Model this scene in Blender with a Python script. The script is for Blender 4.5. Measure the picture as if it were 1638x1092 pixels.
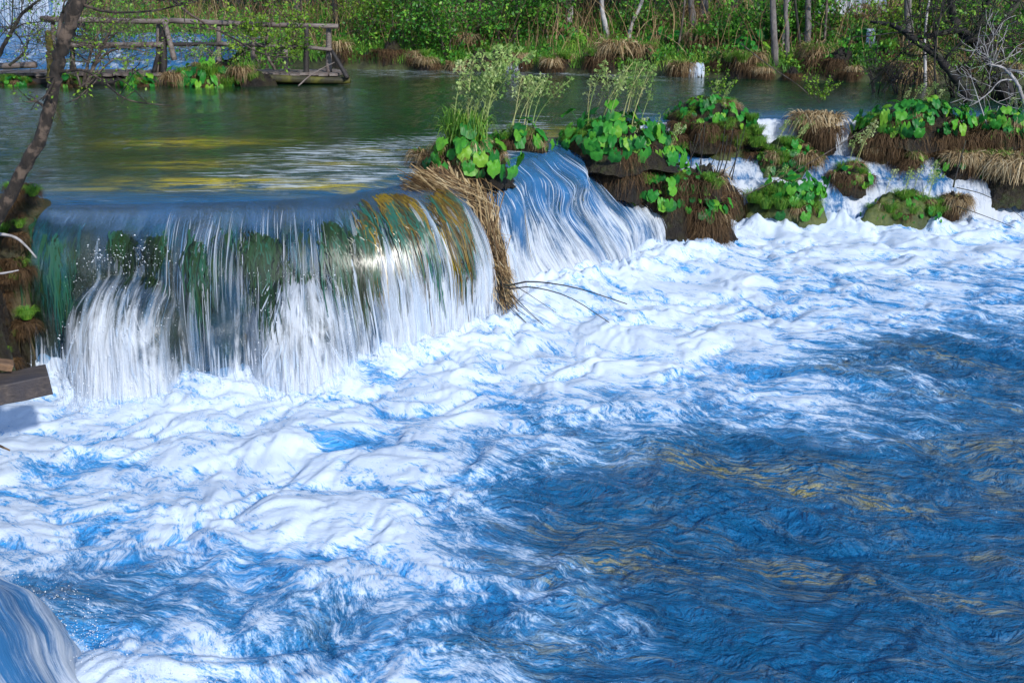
import bpy, math, random
import numpy as np
from mathutils import Vector

for o in list(bpy.data.objects):
    bpy.data.objects.remove(o, do_unlink=True)
SC = bpy.context.scene
COL = SC.collection
random.seed(7)
RNG = np.random.default_rng(11)

# ------------------------------------------------------------------ camera, sky, sun, exposure
CAM_Z, PITCH, FPX = 1.65, math.radians(18.8), 1638 * 35 / 36
cd = bpy.data.cameras.new('camera')
cam = bpy.data.objects.new('camera', cd)
COL.objects.link(cam)
cam.location = (0, 0, CAM_Z)
cam.rotation_euler = (math.pi / 2 - PITCH, 0, 0)
cd.lens = 35; cd.sensor_width = 36; cd.clip_start = 0.05; cd.clip_end = 600
SC.camera = cam

SUN_EL, SUN_ROT = math.radians(31), math.radians(146)
wd = bpy.data.worlds.new('World'); SC.world = wd; wd.use_nodes = True
nt = wd.node_tree; nt.nodes.clear()
wo = nt.nodes.new('ShaderNodeOutputWorld'); bg = nt.nodes.new('ShaderNodeBackground')
sk = nt.nodes.new('ShaderNodeTexSky'); sk.sky_type = 'NISHITA'; sk.sun_disc = False
sk.sun_elevation = SUN_EL; sk.sun_rotation = SUN_ROT
sk.air_density = 1.0; sk.dust_density = 0.4; sk.ozone_density = 1.0
bg.inputs['Strength'].default_value = 0.15
nt.links.new(sk.outputs[0], bg.inputs[0]); nt.links.new(bg.outputs[0], wo.inputs[0])

phi = math.pi / 2 - SUN_ROT
sunv = Vector((math.cos(SUN_EL) * math.cos(phi), math.cos(SUN_EL) * math.sin(phi), math.sin(SUN_EL)))
sl = bpy.data.lights.new('sun', 'SUN'); sl.energy = 2.7; sl.angle = math.radians(2.5); sl.color = (1, 0.93, 0.82)
so = bpy.data.objects.new('sun', sl); COL.objects.link(so)
so.rotation_euler = (-sunv).to_track_quat('-Z', 'Y').to_euler(); so.location = sunv * 60

SC.view_settings.view_transform = 'Standard'; SC.view_settings.look = 'None'
SC.view_settings.use_white_balance = True; SC.view_settings.white_balance_temperature = 6200; SC.view_settings.white_balance_tint = 10
SC.view_settings.exposure = 0.74; SC.view_settings.gamma = 1.0
SC.view_settings.use_curve_mapping = False
SC.render.engine = 'CYCLES'
cy = SC.cycles
cy.use_denoising = True
cy.max_bounces = 8; cy.diffuse_bounces = 3; cy.glossy_bounces = 3; cy.transmission_bounces = 4
cy.transparent_max_bounces = 14; cy.caustics_reflective = False; cy.caustics_refractive = False
cy.use_adaptive_sampling = True; cy.adaptive_threshold = 0.02
cy.sample_clamp_indirect = 4.0; cy.sample_clamp_direct = 6.0

# ------------------------------------------------------------------ helpers: layout
SP, CP = math.sin(PITCH), math.cos(PITCH)
def ray(x, y):
    a, b = (x - 819) / FPX, -(y - 546) / FPX
    return np.array([a, CP + b * SP, -SP + b * CP])
def PZ(x, y, z=0.0):
    """the point at height z that lies along the sight line of a photo position"""
    d = ray(x, y); t = (z - CAM_Z) / d[2]
    return np.array([d[0] * t, d[1] * t, z])
def PY(x, y, Y):
    """the point at distance Y along the sight line of a photo position"""
    d = ray(x, y); t = Y / d[1]
    return np.array([d[0] * t, Y, CAM_Z + d[2] * t])

# ------------------------------------------------------------------ helpers: noise
def _hash(ix, iy, iz, seed):
    h = (ix.astype(np.int64) * 374761393 + iy.astype(np.int64) * 668265263 + iz.astype(np.int64) * 2147483647 + seed * 144665) & 0xFFFFFFFF
    h = ((h ^ (h >> 13)) * 1274126177) & 0xFFFFFFFF
    h = ((h ^ (h >> 16)) * 2246822519) & 0xFFFFFFFF
    return (h ^ (h >> 15)) & 0xFFFFFFFF
def noise2(x, y, seed=0):
    x = np.asarray(x, float); y = np.asarray(y, float)
    x, y = np.broadcast_arrays(x, y)
    x0 = np.floor(x); y0 = np.floor(y); fx = x - x0; fy = y - y0
    ix = x0.astype(np.int64); iy = y0.astype(np.int64); zz = np.zeros_like(ix)
    def g(dx, dy):
        a = _hash(ix + dx, iy + dy, zz, seed) * (2 * np.pi / 4294967296.0)
        return np.cos(a) * (fx - dx) + np.sin(a) * (fy - dy)
    u = fx * fx * fx * (fx * (fx * 6 - 15) + 10); v = fy * fy * fy * (fy * (fy * 6 - 15) + 10)
    a = g(0, 0); b = g(1, 0); c = g(0, 1); d = g(1, 1)
    return ((a + (b - a) * u) * (1 - v) + (c + (d - c) * u) * v) * 1.5
def fbm(x, y, oct=4, seed=0, gain=0.5):
    s = 0; a = 1.0; f = 1.0
    for i in range(oct):
        s = s + a * noise2(np.asarray(x) * f, np.asarray(y) * f, seed + i * 17); a *= gain; f *= 2.03
    return s
def billow(x, y, oct=4, seed=0, gain=0.5):
    s = 0; a = 1.0; f = 1.0; n = 0
    for i in range(oct):
        s = s + a * np.abs(noise2(np.asarray(x) * f, np.asarray(y) * f, seed + i * 17)); n += a; a *= gain; f *= 2.03
    return s / n
def sstep(a, b, x):
    t = np.clip((np.asarray(x, float) - a) / (b - a), 0, 1); return t * t * (3 - 2 * t)
def nrm(v):
    v = np.asarray(v, float); return v / np.maximum(np.linalg.norm(v, axis=-1, keepdims=True), 1e-9)

# ------------------------------------------------------------------ helpers: meshes and objects
def make_mesh(name, V, F, mat=None, smooth=True, attrs=None, cols=None):
    V = np.asarray(V, np.float32).reshape(-1, 3)
    Fs = F if isinstance(F, list) else [F]
    Fs = [np.asarray(f, np.int32) for f in Fs if len(f)]
    me = bpy.data.meshes.new(name)
    me.vertices.add(len(V)); me.vertices.foreach_set('co', V.ravel())
    nl = sum(f.size for f in Fs); npol = sum(len(f) for f in Fs)
    me.loops.add(nl); me.polygons.add(npol)
    me.loops.foreach_set('vertex_index', np.concatenate([f.ravel() for f in Fs]))
    tot = np.concatenate([np.full(len(f), f.shape[1], np.int32) for f in Fs])
    st = np.concatenate([[0], np.cumsum(tot)[:-1]]).astype(np.int32)
    me.polygons.foreach_set('loop_start', st)
    try: me.polygons.foreach_set('loop_total', tot)
    except Exception: pass
    me.polygons.foreach_set('use_smooth', np.full(npol, smooth, bool))
    for k, a in (attrs or {}).items():
        at = me.attributes.new(k, 'FLOAT', 'POINT'); at.data.foreach_set('value', np.asarray(a, np.float32).ravel())
    for k, a in (cols or {}).items():
        a = np.asarray(a, np.float32).reshape(-1, 3)
        at = me.attributes.new(k, 'FLOAT_COLOR', 'POINT')
        at.data.foreach_set('color', np.concatenate([a, np.ones((len(a), 1), np.float32)], 1).ravel())
    me.update(); me.validate(clean_customdata=False)
    if mat: me.materials.append(mat)
    return me
def link(name, me, parent=None, loc=None, kind=None):
    o = bpy.data.objects.new(name, me); COL.objects.link(o)
    if parent: o.parent = parent
    if loc is not None: o.location = tuple(loc)
    if kind: o['kind'] = kind
    return o
def obj(name, V, F, mat, parent=None, kind=None, **kw):
    return link(name, make_mesh(name, V, F, mat, **kw), parent, None, kind)
def thing(name, label, cat, loc=(0, 0, 0), rz=0, group=None, scale=1):
    o = bpy.data.objects.new(name, None); COL.objects.link(o)
    o.location = tuple(loc); o.rotation_euler = (0, 0, rz); o.scale = (scale,) * 3
    o.empty_display_size = 0.1
    return tag(o, label, cat, group)
def tag(o, label, cat, group=None):
    o['label'] = label; o['category'] = cat
    if group: o['group'] = group
    return o
class MB:
    def __init__(s): s.V = []; s.F = []; s.n = 0; s.A = []
    def add(s, V, F, a=None):
        V = np.asarray(V, float).reshape(-1, 3)
        for f in (F if isinstance(F, list) else [F]):
            s.F.append(np.asarray(f, int) + s.n)
        s.V.append(V); s.A.append(np.full(len(V), 0.5) if a is None else np.broadcast_to(np.asarray(a, float), (len(V),)))
        s.n += len(V); return s
    def mesh(s, name, mat, smooth=True):
        q = [f for f in s.F if f.shape[1] == 4]; t = [f for f in s.F if f.shape[1] == 3]
        F = ([np.concatenate(q)] if q else []) + ([np.concatenate(t)] if t else [])
        return make_mesh(name, np.concatenate(s.V), F, mat, smooth, {'var': np.concatenate(s.A)})
    def build(s, name, mat, parent=None, kind=None, smooth=True):
        return link(name, s.mesh(name, mat, smooth), parent, None, kind)
def grid_faces(nr, nc):
    i = np.arange((nr - 1) * (nc - 1)); r = i // (nc - 1); c = i % (nc - 1); a = r * nc + c
    return np.stack([a, a + 1, a + nc + 1, a + nc], 1)
def smooth_path(pts, n):
    pts = np.asarray(pts, float); m = len(pts)
    p = np.concatenate([[2 * pts[0] - pts[1]], pts, [2 * pts[-1] - pts[-2]]])
    t = np.linspace(0, m - 1 - 1e-6, n); i = t.astype(int); f = (t - i)[:, None]
    a, b, c, d = p[i], p[i + 1], p[i + 2], p[i + 3]
    return 0.5 * (2 * b + (c - a) * f + (2 * a - 5 * b + 4 * c - d) * f * f + (3 * b - a - 3 * c + d) * f ** 3)
def tube(pts, rad, sides=6, cap=True, lump=0.0, seed=0):
    pts = np.asarray(pts, float); n = len(pts); rad = np.broadcast_to(np.asarray(rad, float), (n,))
    T = nrm(np.gradient(pts, axis=0))
    ref = np.array([0, 0, 1.0]) if abs(T[:, 2].mean()) < 0.8 else np.array([1.0, 0, 0])
    A = nrm(np.cross(T, ref)); B = np.cross(T, A)
    th = np.arange(sides) * 2 * np.pi / sides
    R = rad[:, None] * (1 + lump * fbm(np.arange(n)[:, None] * 0.6 + 0 * th, th[None] * 0.9 + seed * 3.1, 2, seed))
    V = pts[:, None] + R[..., None] * (np.cos(th)[None, :, None] * A[:, None] + np.sin(th)[None, :, None] * B[:, None])
    i = np.arange((n - 1) * sides); r = i // sides; c = i % sides; c2 = (c + 1) % sides
    F = np.stack([r * sides + c, r * sides + c2, (r + 1) * sides + c2, (r + 1) * sides + c], 1)
    V = V.reshape(-1, 3)
    if cap:
        V = np.concatenate([V, pts[[0]], pts[[-1]]]); k = n * sides; c = np.arange(sides); c2 = (c + 1) % sides
        F = [F, np.stack([np.full(sides, k), c2, c], 1), np.stack([np.full(sides, k + 1), (n - 1) * sides + c, (n - 1) * sides + c2], 1)]
    return V, F
def ribbons(P, W, S):
    """P (N,K,3) centre lines, W (N,K) half widths, S (N,K,3) width directions"""
    N, K, _ = P.shape
    V = np.stack([P - S * W[..., None], P + S * W[..., None]], 2).reshape(-1, 3)
    b = (np.arange(N)[:, None] * K + np.arange(K - 1)[None]).ravel() * 2
    return V, np.stack([b, b + 1, b + 3, b + 2], 1)
def box(x0, x1, y0, y1, z0, z1):
    V = np.array([[x, y, z] for z in (z0, z1) for y in (y0, y1) for x in (x0, x1)], float)
    F = np.array([[0, 2, 3, 1], [4, 5, 7, 6], [0, 1, 5, 4], [2, 6, 7, 3], [0, 4, 6, 2], [1, 3, 7, 5]])
    return V, F
def mound(r, h, seed, nr=24, nc=56, lump=0.25):
    t = np.linspace(0, 1.35, nr)[:, None]; th = np.linspace(0, 2 * np.pi, nc, endpoint=False)[None]
    X = np.cos(th); Y = np.sin(th)
    n1 = fbm(X * t * 1.6 + seed * 3.7, Y * t * 1.6, 4, seed, .6)
    rr = r * t ** .85 * (1 + lump * fbm(X * 1.3 + seed * 3.7, Y * 1.3 + 4, 3, seed))
    zz = h * (1 - t ** 2.3) * (1 + .3 * lump * n1) + h * lump * 1.1 * n1 + h * .12 * fbm(X * t * 8, Y * t * 8 + seed, 3, seed + 3, .6)
    V = np.stack([rr * X, rr * Y, zz + 0 * X], -1).reshape(-1, 3)
    i = np.arange((nr - 1) * nc); q = i // nc; c = i % nc; c2 = (c + 1) % nc
    return V, np.stack([q * nc + c, (q + 1) * nc + c, (q + 1) * nc + c2, q * nc + c2], 1)

# ------------------------------------------------------------------ helpers: materials
class NT:
    def __init__(s, name):
        s.m = bpy.data.materials.new(name); s.m.use_nodes = True; s.t = s.m.node_tree; s.t.nodes.clear()
        s.out = s.t.nodes.new('ShaderNodeOutputMaterial')
    def n(s, typ, ins=None, **kw):
        nd = s.t.nodes.new('ShaderNode' + typ)
        for k, v in kw.items(): setattr(nd, k, v)
        for k, v in (ins or {}).items(): s.set(nd.inputs[k], v)
        return nd
    def set(s, inp, v):
        if isinstance(v, bpy.types.NodeSocket): s.t.links.new(v, inp)
        else: inp.default_value = v
    def surf(s, sh): s.t.links.new(sh, s.out.inputs['Surface']); return s.m
    def math(s, op, a, b=0.0, c=0.0, clamp=False):
        nd = s.t.nodes.new('ShaderNodeMath'); nd.operation = op; nd.use_clamp = clamp
        for i, v in enumerate((a, b, c)): s.set(nd.inputs[i], v)
        return nd.outputs[0]
    def attr(s, name): return s.n('Attribute', attribute_name=name)
    def noise(s, vec, scale, detail=4, rough=0.55, dist=0.0):
        nd = s.n('TexNoise', {'Scale': scale, 'Detail': detail, 'Roughness': rough, 'Distortion': dist})
        if vec is not None: s.t.links.new(vec, nd.inputs['Vector'])
        return nd.outputs['Fac']
    def mapping(s, vec, scale=(1, 1, 1), rot=(0, 0, 0), loc=(0, 0, 0)):
        nd = s.n('Mapping', {'Scale': scale, 'Rotation': rot, 'Location': loc}); s.t.links.new(vec, nd.inputs['Vector']); return nd.outputs[0]
    def ramp(s, fac, stops, interp='LINEAR'):
        nd = s.n('ValToRGB'); r = nd.color_ramp; r.interpolation = interp
        while len(r.elements) < len(stops): r.elements.new(0.5)
        for e, (p, c) in zip(r.elements, stops):
            e.position = p; e.color = (*c, 1) if len(c) == 3 else c
        s.set(nd.inputs[0], fac); return nd.outputs[0]
    def mix(s, f, a, b):
        nd = s.n('Mix', data_type='RGBA'); s.set(nd.inputs[0], f)
        for i, v in ((6, a), (7, b)): s.set(nd.inputs[i], (*v, 1) if isinstance(v, tuple) and len(v) == 3 else v)
        return nd.outputs[2]
    def smooth(s, v, a, b):
        nd = s.n('MapRange', {'From Min': a, 'From Max': b}, interpolation_type='SMOOTHSTEP'); s.set(nd.inputs['Value'], v); return nd.outputs[0]
    def bump(s, h, strength=0.5, dist=0.02, normal=None):
        nd = s.n('Bump', {'Strength': strength, 'Distance': dist}); s.set(nd.inputs['Height'], h)
        if normal is not None: s.t.links.new(normal, nd.inputs['Normal'])
        return nd.outputs[0]
    def mixsh(s, f, a, b):
        nd = s.n('MixShader'); s.set(nd.inputs[0], f); s.t.links.new(a, nd.inputs[1]); s.t.links.new(b, nd.inputs[2]); return nd.outputs[0]
    def pbsdf(s, col, rough=0.6, normal=None, spec=0.5, **ins):
        nd = s.n('BsdfPrincipled', {'Roughness': rough, 'Specular IOR Level': spec, **ins})
        s.set(nd.inputs['Base Color'], (*col, 1) if isinstance(col, tuple) and len(col) == 3 else col)
        if normal is not None: s.t.links.new(normal, nd.inputs['Normal'])
        return nd.outputs[0]

def leaf_mat(name, stops, transl=0.35, rough=0.45, by='obj', spec=0.35, nscale=9):
    t = NT(name)
    f = t.n('ObjectInfo').outputs['Random'] if by == 'obj' else t.attr('var').outputs['Fac']
    nz = t.noise(t.n('TexCoord').outputs['Object'], nscale, 3)
    f2 = t.math('ADD', f, t.math('MULTIPLY_ADD', nz, 0.5, -0.25), clamp=True)
    c = t.ramp(f2, stops)
    p = t.pbsdf(c, rough, spec=spec)
    tr = t.n('BsdfTranslucent', {'Color': c}).outputs[0]
    return t.surf(t.mixsh(transl, p, tr))
M = {}
M['leaf'] = leaf_mat('butterbur_leaf', [(0, (0.012, 0.12, 0.022)), (0.45, (0.035, 0.26, 0.03)), (0.8, (0.11, 0.38, 0.03)), (1, (0.22, 0.45, 0.035))])
M['foliage'] = leaf_mat('shrub_foliage', [(0, (0.014, 0.07, 0.012)), (0.35, (0.05, 0.22, 0.025)), (0.7, (0.16, 0.42, 0.04)), (1, (0.34, 0.52, 0.06))], by='var')
M['young'] = leaf_mat('young_foliage', [(0, (0.08, 0.2, 0.02)), (0.5, (0.2, 0.38, 0.03)), (1, (0.34, 0.45, 0.05))], by='var')
M['dry'] = leaf_mat('dry_grass', [(0, (0.025, 0.014, 0.008)), (0.4, (0.14, 0.085, 0.04)), (0.75, (0.36, 0.26, 0.13)), (1, (0.6, 0.5, 0.32))], 0.15, 0.7, 'var', 0.2)
M['grass'] = leaf_mat('green_grass', [(0, (0.02, 0.09, 0.012)), (0.5, (0.10, 0.28, 0.025)), (1, (0.32, 0.46, 0.06))], 0.3, 0.5, 'var', 0.3)
M['stem'] = leaf_mat('flower_stem', [(0, (0.24, 0.34, 0.09)), (0.6, (0.42, 0.5, 0.18)), (1, (0.5, 0.45, 0.2))], 0.2, 0.55)
M['flower'] = leaf_mat('flower_head', [(0, (0.2, 0.36, 0.08)), (0.6, (0.42, 0.55, 0.18)), (1, (0.6, 0.66, 0.34))], 0.35, 0.6)
M['crown'] = leaf_mat('tree_crown', [(0, (0.12, 0.12, 0.012)), (0.5, (0.36, 0.29, 0.03)), (1, (0.62, 0.48, 0.09))], 0.35, 0.6, 'var')
M['crown_dark'] = leaf_mat('tree_crown_dark', [(0, (0.02, 0.05, 0.012)), (0.5, (0.05, 0.11, 0.02)), (1, (0.13, 0.18, 0.03))], 0.3, 0.6, 'var')

def bark_mat(name, a, b, c, sc=14):
    t = NT(name); P = t.n('TexCoord').outputs['Object']
    n1 = t.noise(t.mapping(P, (1, 1, .3)), sc, 8, 0.65); n2 = t.noise(P, sc * .35, 4, 0.6)
    col = t.mix(t.smooth(n2, .48, .62), t.ramp(n1, [(.3, a), (.65, b)]), c)
    return t.surf(t.pbsdf(col, 0.85, t.bump(n1, 0.8, 0.02)))
M['bark'] = bark_mat('bark_brown', (0.012, 0.009, 0.007), (0.09, 0.062, 0.04), (0.16, 0.10, 0.05))
M['bark_dark'] = bark_mat('bark_dark', (0.004, 0.004, 0.005), (0.03, 0.026, 0.026), (0.045, 0.05, 0.03))
M['bark_grey'] = bark_mat('bark_grey', (0.05, 0.045, 0.045), (0.2, 0.18, 0.17), (0.11, 0.1, 0.1))
M['birch'] = bark_mat('bark_pale', (0.06, 0.055, 0.055), (0.52, 0.5, 0.5), (0.4, 0.38, 0.38), 9)
M['twig'] = bark_mat('twig', (0.02, 0.015, 0.012), (0.10, 0.075, 0.06), (0.16, 0.13, 0.11), 20)
M['moss_bark'] = bark_mat('mossy_bark', (0.03, 0.03, 0.008), (0.16, 0.14, 0.02), (0.06, 0.045, 0.03))

def wood_mat(name, a, b, c):
    t = NT(name); P = t.n('TexCoord').outputs['Object']
    g = t.noise(t.mapping(P, (1.2, 14, 14)), 4, 8, 0.6); n2 = t.noise(P, 3, 5, 0.6)
    col = t.mix(t.smooth(n2, .42, .65), t.ramp(g, [(.3, a), (.7, b)]), c)
    return t.surf(t.pbsdf(col, 0.7, t.bump(g, 0.6, 0.01)))
M['wood'] = wood_mat('weathered_wood', (0.05, 0.04, 0.038), (0.28, 0.24, 0.22), (0.13, 0.10, 0.09))
M['wood_dark'] = wood_mat('dark_wood', (0.008, 0.007, 0.008), (0.05, 0.042, 0.042), (0.02, 0.017, 0.016))
M['wood_brown'] = wood_mat('brown_wood', (0.06, 0.035, 0.02), (0.24, 0.14, 0.075), (0.13, 0.08, 0.05))
M['wood_wet'] = wood_mat('wet_wood', (0.012, 0.010, 0.011), (0.11, 0.085, 0.07), (0.04, 0.035, 0.04))
M['bark_lean'] = bark_mat('bark_mottled', (0.004, 0.0035, 0.003), (0.035, 0.026, 0.02), (0.11, 0.08, 0.06), 34)
M['wood_moss'] = wood_mat('mossy_wood', (0.01, 0.01, 0.006), (0.05, 0.045, 0.02), (0.1, 0.1, 0.012))

def rock_mat(name, stops, bump=0.9, bd=0.05):
    t = NT(name); P = t.n('NewGeometry').outputs['Position']
    n1 = t.noise(P, 5, 10, 0.62, 0.3); n2 = t.noise(P, 1.6, 4, 0.6); n3 = t.noise(P, 28, 6, 0.7)
    f = t.math('ADD', t.math('MULTIPLY', n1, 0.6), t.math('MULTIPLY_ADD', n2, 0.6, -0.1))
    col = t.ramp(f, stops)
    h = t.math('ADD', n1, t.math('MULTIPLY', n3, 0.35))
    return t.surf(t.pbsdf(col, t.math('MULTIPLY_ADD', n3, 0.5, 0.3), t.bump(h, bump, bd)))
M['rock'] = rock_mat('wet_travertine', [(0.25, (0.006, 0.007, 0.005)), (0.42, (0.03, 0.035, 0.012)), (0.55, (0.06, 0.045, 0.018)), (0.68, (0.07, 0.09, 0.02)), (0.8, (0.10, 0.09, 0.06))])
M['soil'] = rock_mat('root_soil', [(0.3, (0.003, 0.003, 0.002)), (0.48, (0.014, 0.009, 0.005)), (0.56, (0.03, 0.024, 0.008)), (0.64, (0.035, 0.05, 0.008)), (0.8, (0.07, 0.10, 0.012))], 1.0, 0.16)
M['moss'] = rock_mat('moss_mound', [(0.25, (0.015, 0.02, 0.004)), (0.5, (0.05, 0.075, 0.012)), (0.75, (0.13, 0.14, 0.02))])
M['ground'] = rock_mat('ground_earth', [(0.25, (0.012, 0.012, 0.006)), (0.5, (0.04, 0.045, 0.015)), (0.75, (0.07, 0.1, 0.025))])

def flow_vec(t, ang, sx, sy):
    P = t.n('NewGeometry').outputs['Position']
    return t.mapping(P, (sx, sy, 1), (0, 0, ang))

def lower_water():
    t = NT('foaming_water'); P = t.n('NewGeometry').outputs['Position']
    d = t.attr('foam').outputs['Fac']; aerd = t.attr('aer').outputs['Fac']
    wn = t.n('TexNoise', {'Scale': 0.9, 'Detail': 3}); t.t.links.new(P, wn.inputs['Vector'])
    wv = t.n('VectorMath', operation='MULTIPLY_ADD'); t.t.links.new(wn.outputs['Color'], wv.inputs[0]); wv.inputs[1].default_value = (.9, .9, 0); t.t.links.new(P, wv.inputs[2])
    Q = wv.outputs[0]
    fl = t.mapping(t.mapping(Q, rot=(0, 0, math.radians(32))), (0.42, 1.1, 0.6))
    fs = t.mapping(t.mapping(Q, rot=(0, 0, math.radians(38))), (0.14, 1, 0.6))
    n1 = t.noise(fl, 2.4, 10, 0.68, 0.5)
    n2 = t.noise(fs, 40, 5, 0.7, 0.3)
    n3 = t.noise(fl, 9, 8, 0.72, 0.9)
    # filaments: ridges of a noise
    def ridge(vec, sc, det, dist):
        n = t.noise(vec, sc, det, .6, dist)
        return t.math('SUBTRACT', 1.0, t.math('ABSOLUTE', t.math('MULTIPLY_ADD', n, 7.0, -3.5)), clamp=True)
    r1 = ridge(fl, 2.1, 6, .8); r2 = ridge(fl, 6.5, 5, .8); r3 = ridge(t.mapping(fl, (1.4, 1, 1), loc=(4, 2, 0)), 16, 4, .6)
    v = t.math('ADD', t.math('MULTIPLY', d, 1.12), t.math('MULTIPLY_ADD', n1, 1.5, -1.10))
    v = t.math('ADD', v, t.math('MULTIPLY_ADD', n2, 0.7, -0.35))
    v = t.math('ADD', v, t.math('MULTIPLY_ADD', n3, 1.0, -0.5))
    lace = t.math('ADD', t.math('MULTIPLY', r1, .30), t.math('ADD', t.math('MULTIPLY', r2, .28), t.math('MULTIPLY', r3, .16)))
    v = t.math('ADD', v, t.math('MULTIPLY', lace, t.smooth(d, .02, .35)))
    n4 = t.noise(t.mapping(t.mapping(Q, rot=(0, 0, math.radians(48))), (.35, 1, 1)), 90, 3, .7, .2)
    v = t.math('ADD', v, t.math('MULTIPLY_ADD', n4, 0.9, -0.45))
    m = t.smooth(v, 0.42, 1.04)
    aer = t.smooth(t.math('ADD', aerd, t.math('MULTIPLY_ADD', n1, 0.6, -0.3)), 0.12, 0.85)
    body = t.mix(aer, (0.006, 0.105, 0.26), (0.045, 0.31, 0.72))
    # golden reflections of sunlit trees, painted as ochre patches in the body colour
    gold_refl_n = t.smooth(t.noise(t.mapping(t.mapping(Q, rot=(0, 0, math.radians(20))), (.5, 1.5, 1)), 1.3, 7, .7, .8), .42, .72)
    gold_refl_f = t.smooth(t.noise(t.mapping(t.mapping(Q, rot=(0, 0, math.radians(14))), (.25, 1.3, 1)), 22, 6, .75, .6), .44, .58)
    gold_refl = t.math('MULTIPLY', t.math('MULTIPLY', gold_refl_n, gold_refl_f), t.math('SUBTRACT', .8, aer, clamp=True))
    body = t.mix(gold_refl, body, (0.44, 0.36, 0.07))
    w0 = t.noise(t.mapping(t.mapping(Q, rot=(0, 0, math.radians(25))), (0.5, 1.2, 1)), 2.2, 4, 0.6, 0.5)
    w1 = t.noise(t.mapping(t.mapping(Q, rot=(0, 0, math.radians(12))), (0.5, 1.3, 1)), 7, 6, 0.62, 0.8)
    w2 = t.noise(t.mapping(Q, (0.85, 1.2, 1)), 19, 3, 0.55, 0.5)
    hh = t.math('ADD', t.math('MULTIPLY', w0, 1.2), t.math('ADD', w1, t.math('MULTIPLY', w2, 0.32)))
    wat = t.pbsdf(body, 0.05, t.bump(hh, 1.0, 0.14), 0.5, IOR=1.5)
    fh = t.math('ADD', t.math('MULTIPLY', n2, 0.3), t.math('ADD', n3, t.math('MULTIPLY', lace, .5)))
    foam = t.pbsdf(t.mix(m, (0.15, 0.40, 0.72), (0.57, 0.655, 0.77)), 0.75, t.bump(t.math('ADD', fh, t.math('MULTIPLY', n4, .5)), 0.45, 0.02), 0.2)
    return t.surf(t.mixsh(m, wat, foam))
M['lower_water'] = lower_water()

def upper_water():
    t = NT('pool_water'); P = t.n('NewGeometry').outputs['Position']
    d = t.attr('foam').outputs['Fac']; lip = t.attr('lip').outputs['Fac']
    n1 = t.noise(t.mapping(P, (0.35, 1.6, 1)), 3.0, 7, 0.6, 0.4)
    n2 = t.noise(t.mapping(P, (0.5, 1.8, 1)), 14, 4, 0.6, 0.3)
    nf = t.noise(t.mapping(P, (0.3, 2.2, 1)), 6, 6, 0.7, 0.6)
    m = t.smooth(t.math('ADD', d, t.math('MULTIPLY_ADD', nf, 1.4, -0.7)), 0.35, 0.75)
    hh = t.math('ADD', n1, t.math('MULTIPLY', n2, 0.3))
    alg = t.math('MULTIPLY', t.attr('algae').outputs['Fac'], t.smooth(t.noise(t.mapping(P, (.5, 2.2, 1)), 3.5, 7, .7, .8), .42, .6))
    body = t.mix(alg, t.mix(lip, (0.006, 0.034, 0.014), (0.03, 0.14, 0.30)), (0.55, 0.44, 0.012))
    nb = t.n('Bump', {'Distance': 0.05}); t.set(nb.inputs['Height'], hh); t.set(nb.inputs['Strength'], t.attr('rip').outputs['Fac'])
    wat = t.pbsdf(body, 0.03, nb.outputs[0], 0.5, IOR=1.33)
    foam = t.pbsdf((0.75, 0.82, 0.9), 0.7, None, 0.2)  # white shared by real foam and the reflections painted near the lip
    film = t.n('BsdfTransparent', {'Color': (0.55, 0.78, 0.95, 1)}).outputs[0]
    gl = t.n('BsdfGlossy', {'Roughness': 0.05}).outputs[0]
    lw = t.n('Fresnel', {'IOR': 1.33}).outputs[0]
    film = t.mixsh(t.math('MULTIPLY_ADD', lw, 0.9, 0.04), film, gl)
    clear = t.attr('clear').outputs['Fac']
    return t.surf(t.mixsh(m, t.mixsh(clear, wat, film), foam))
M['upper_water'] = upper_water()

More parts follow.
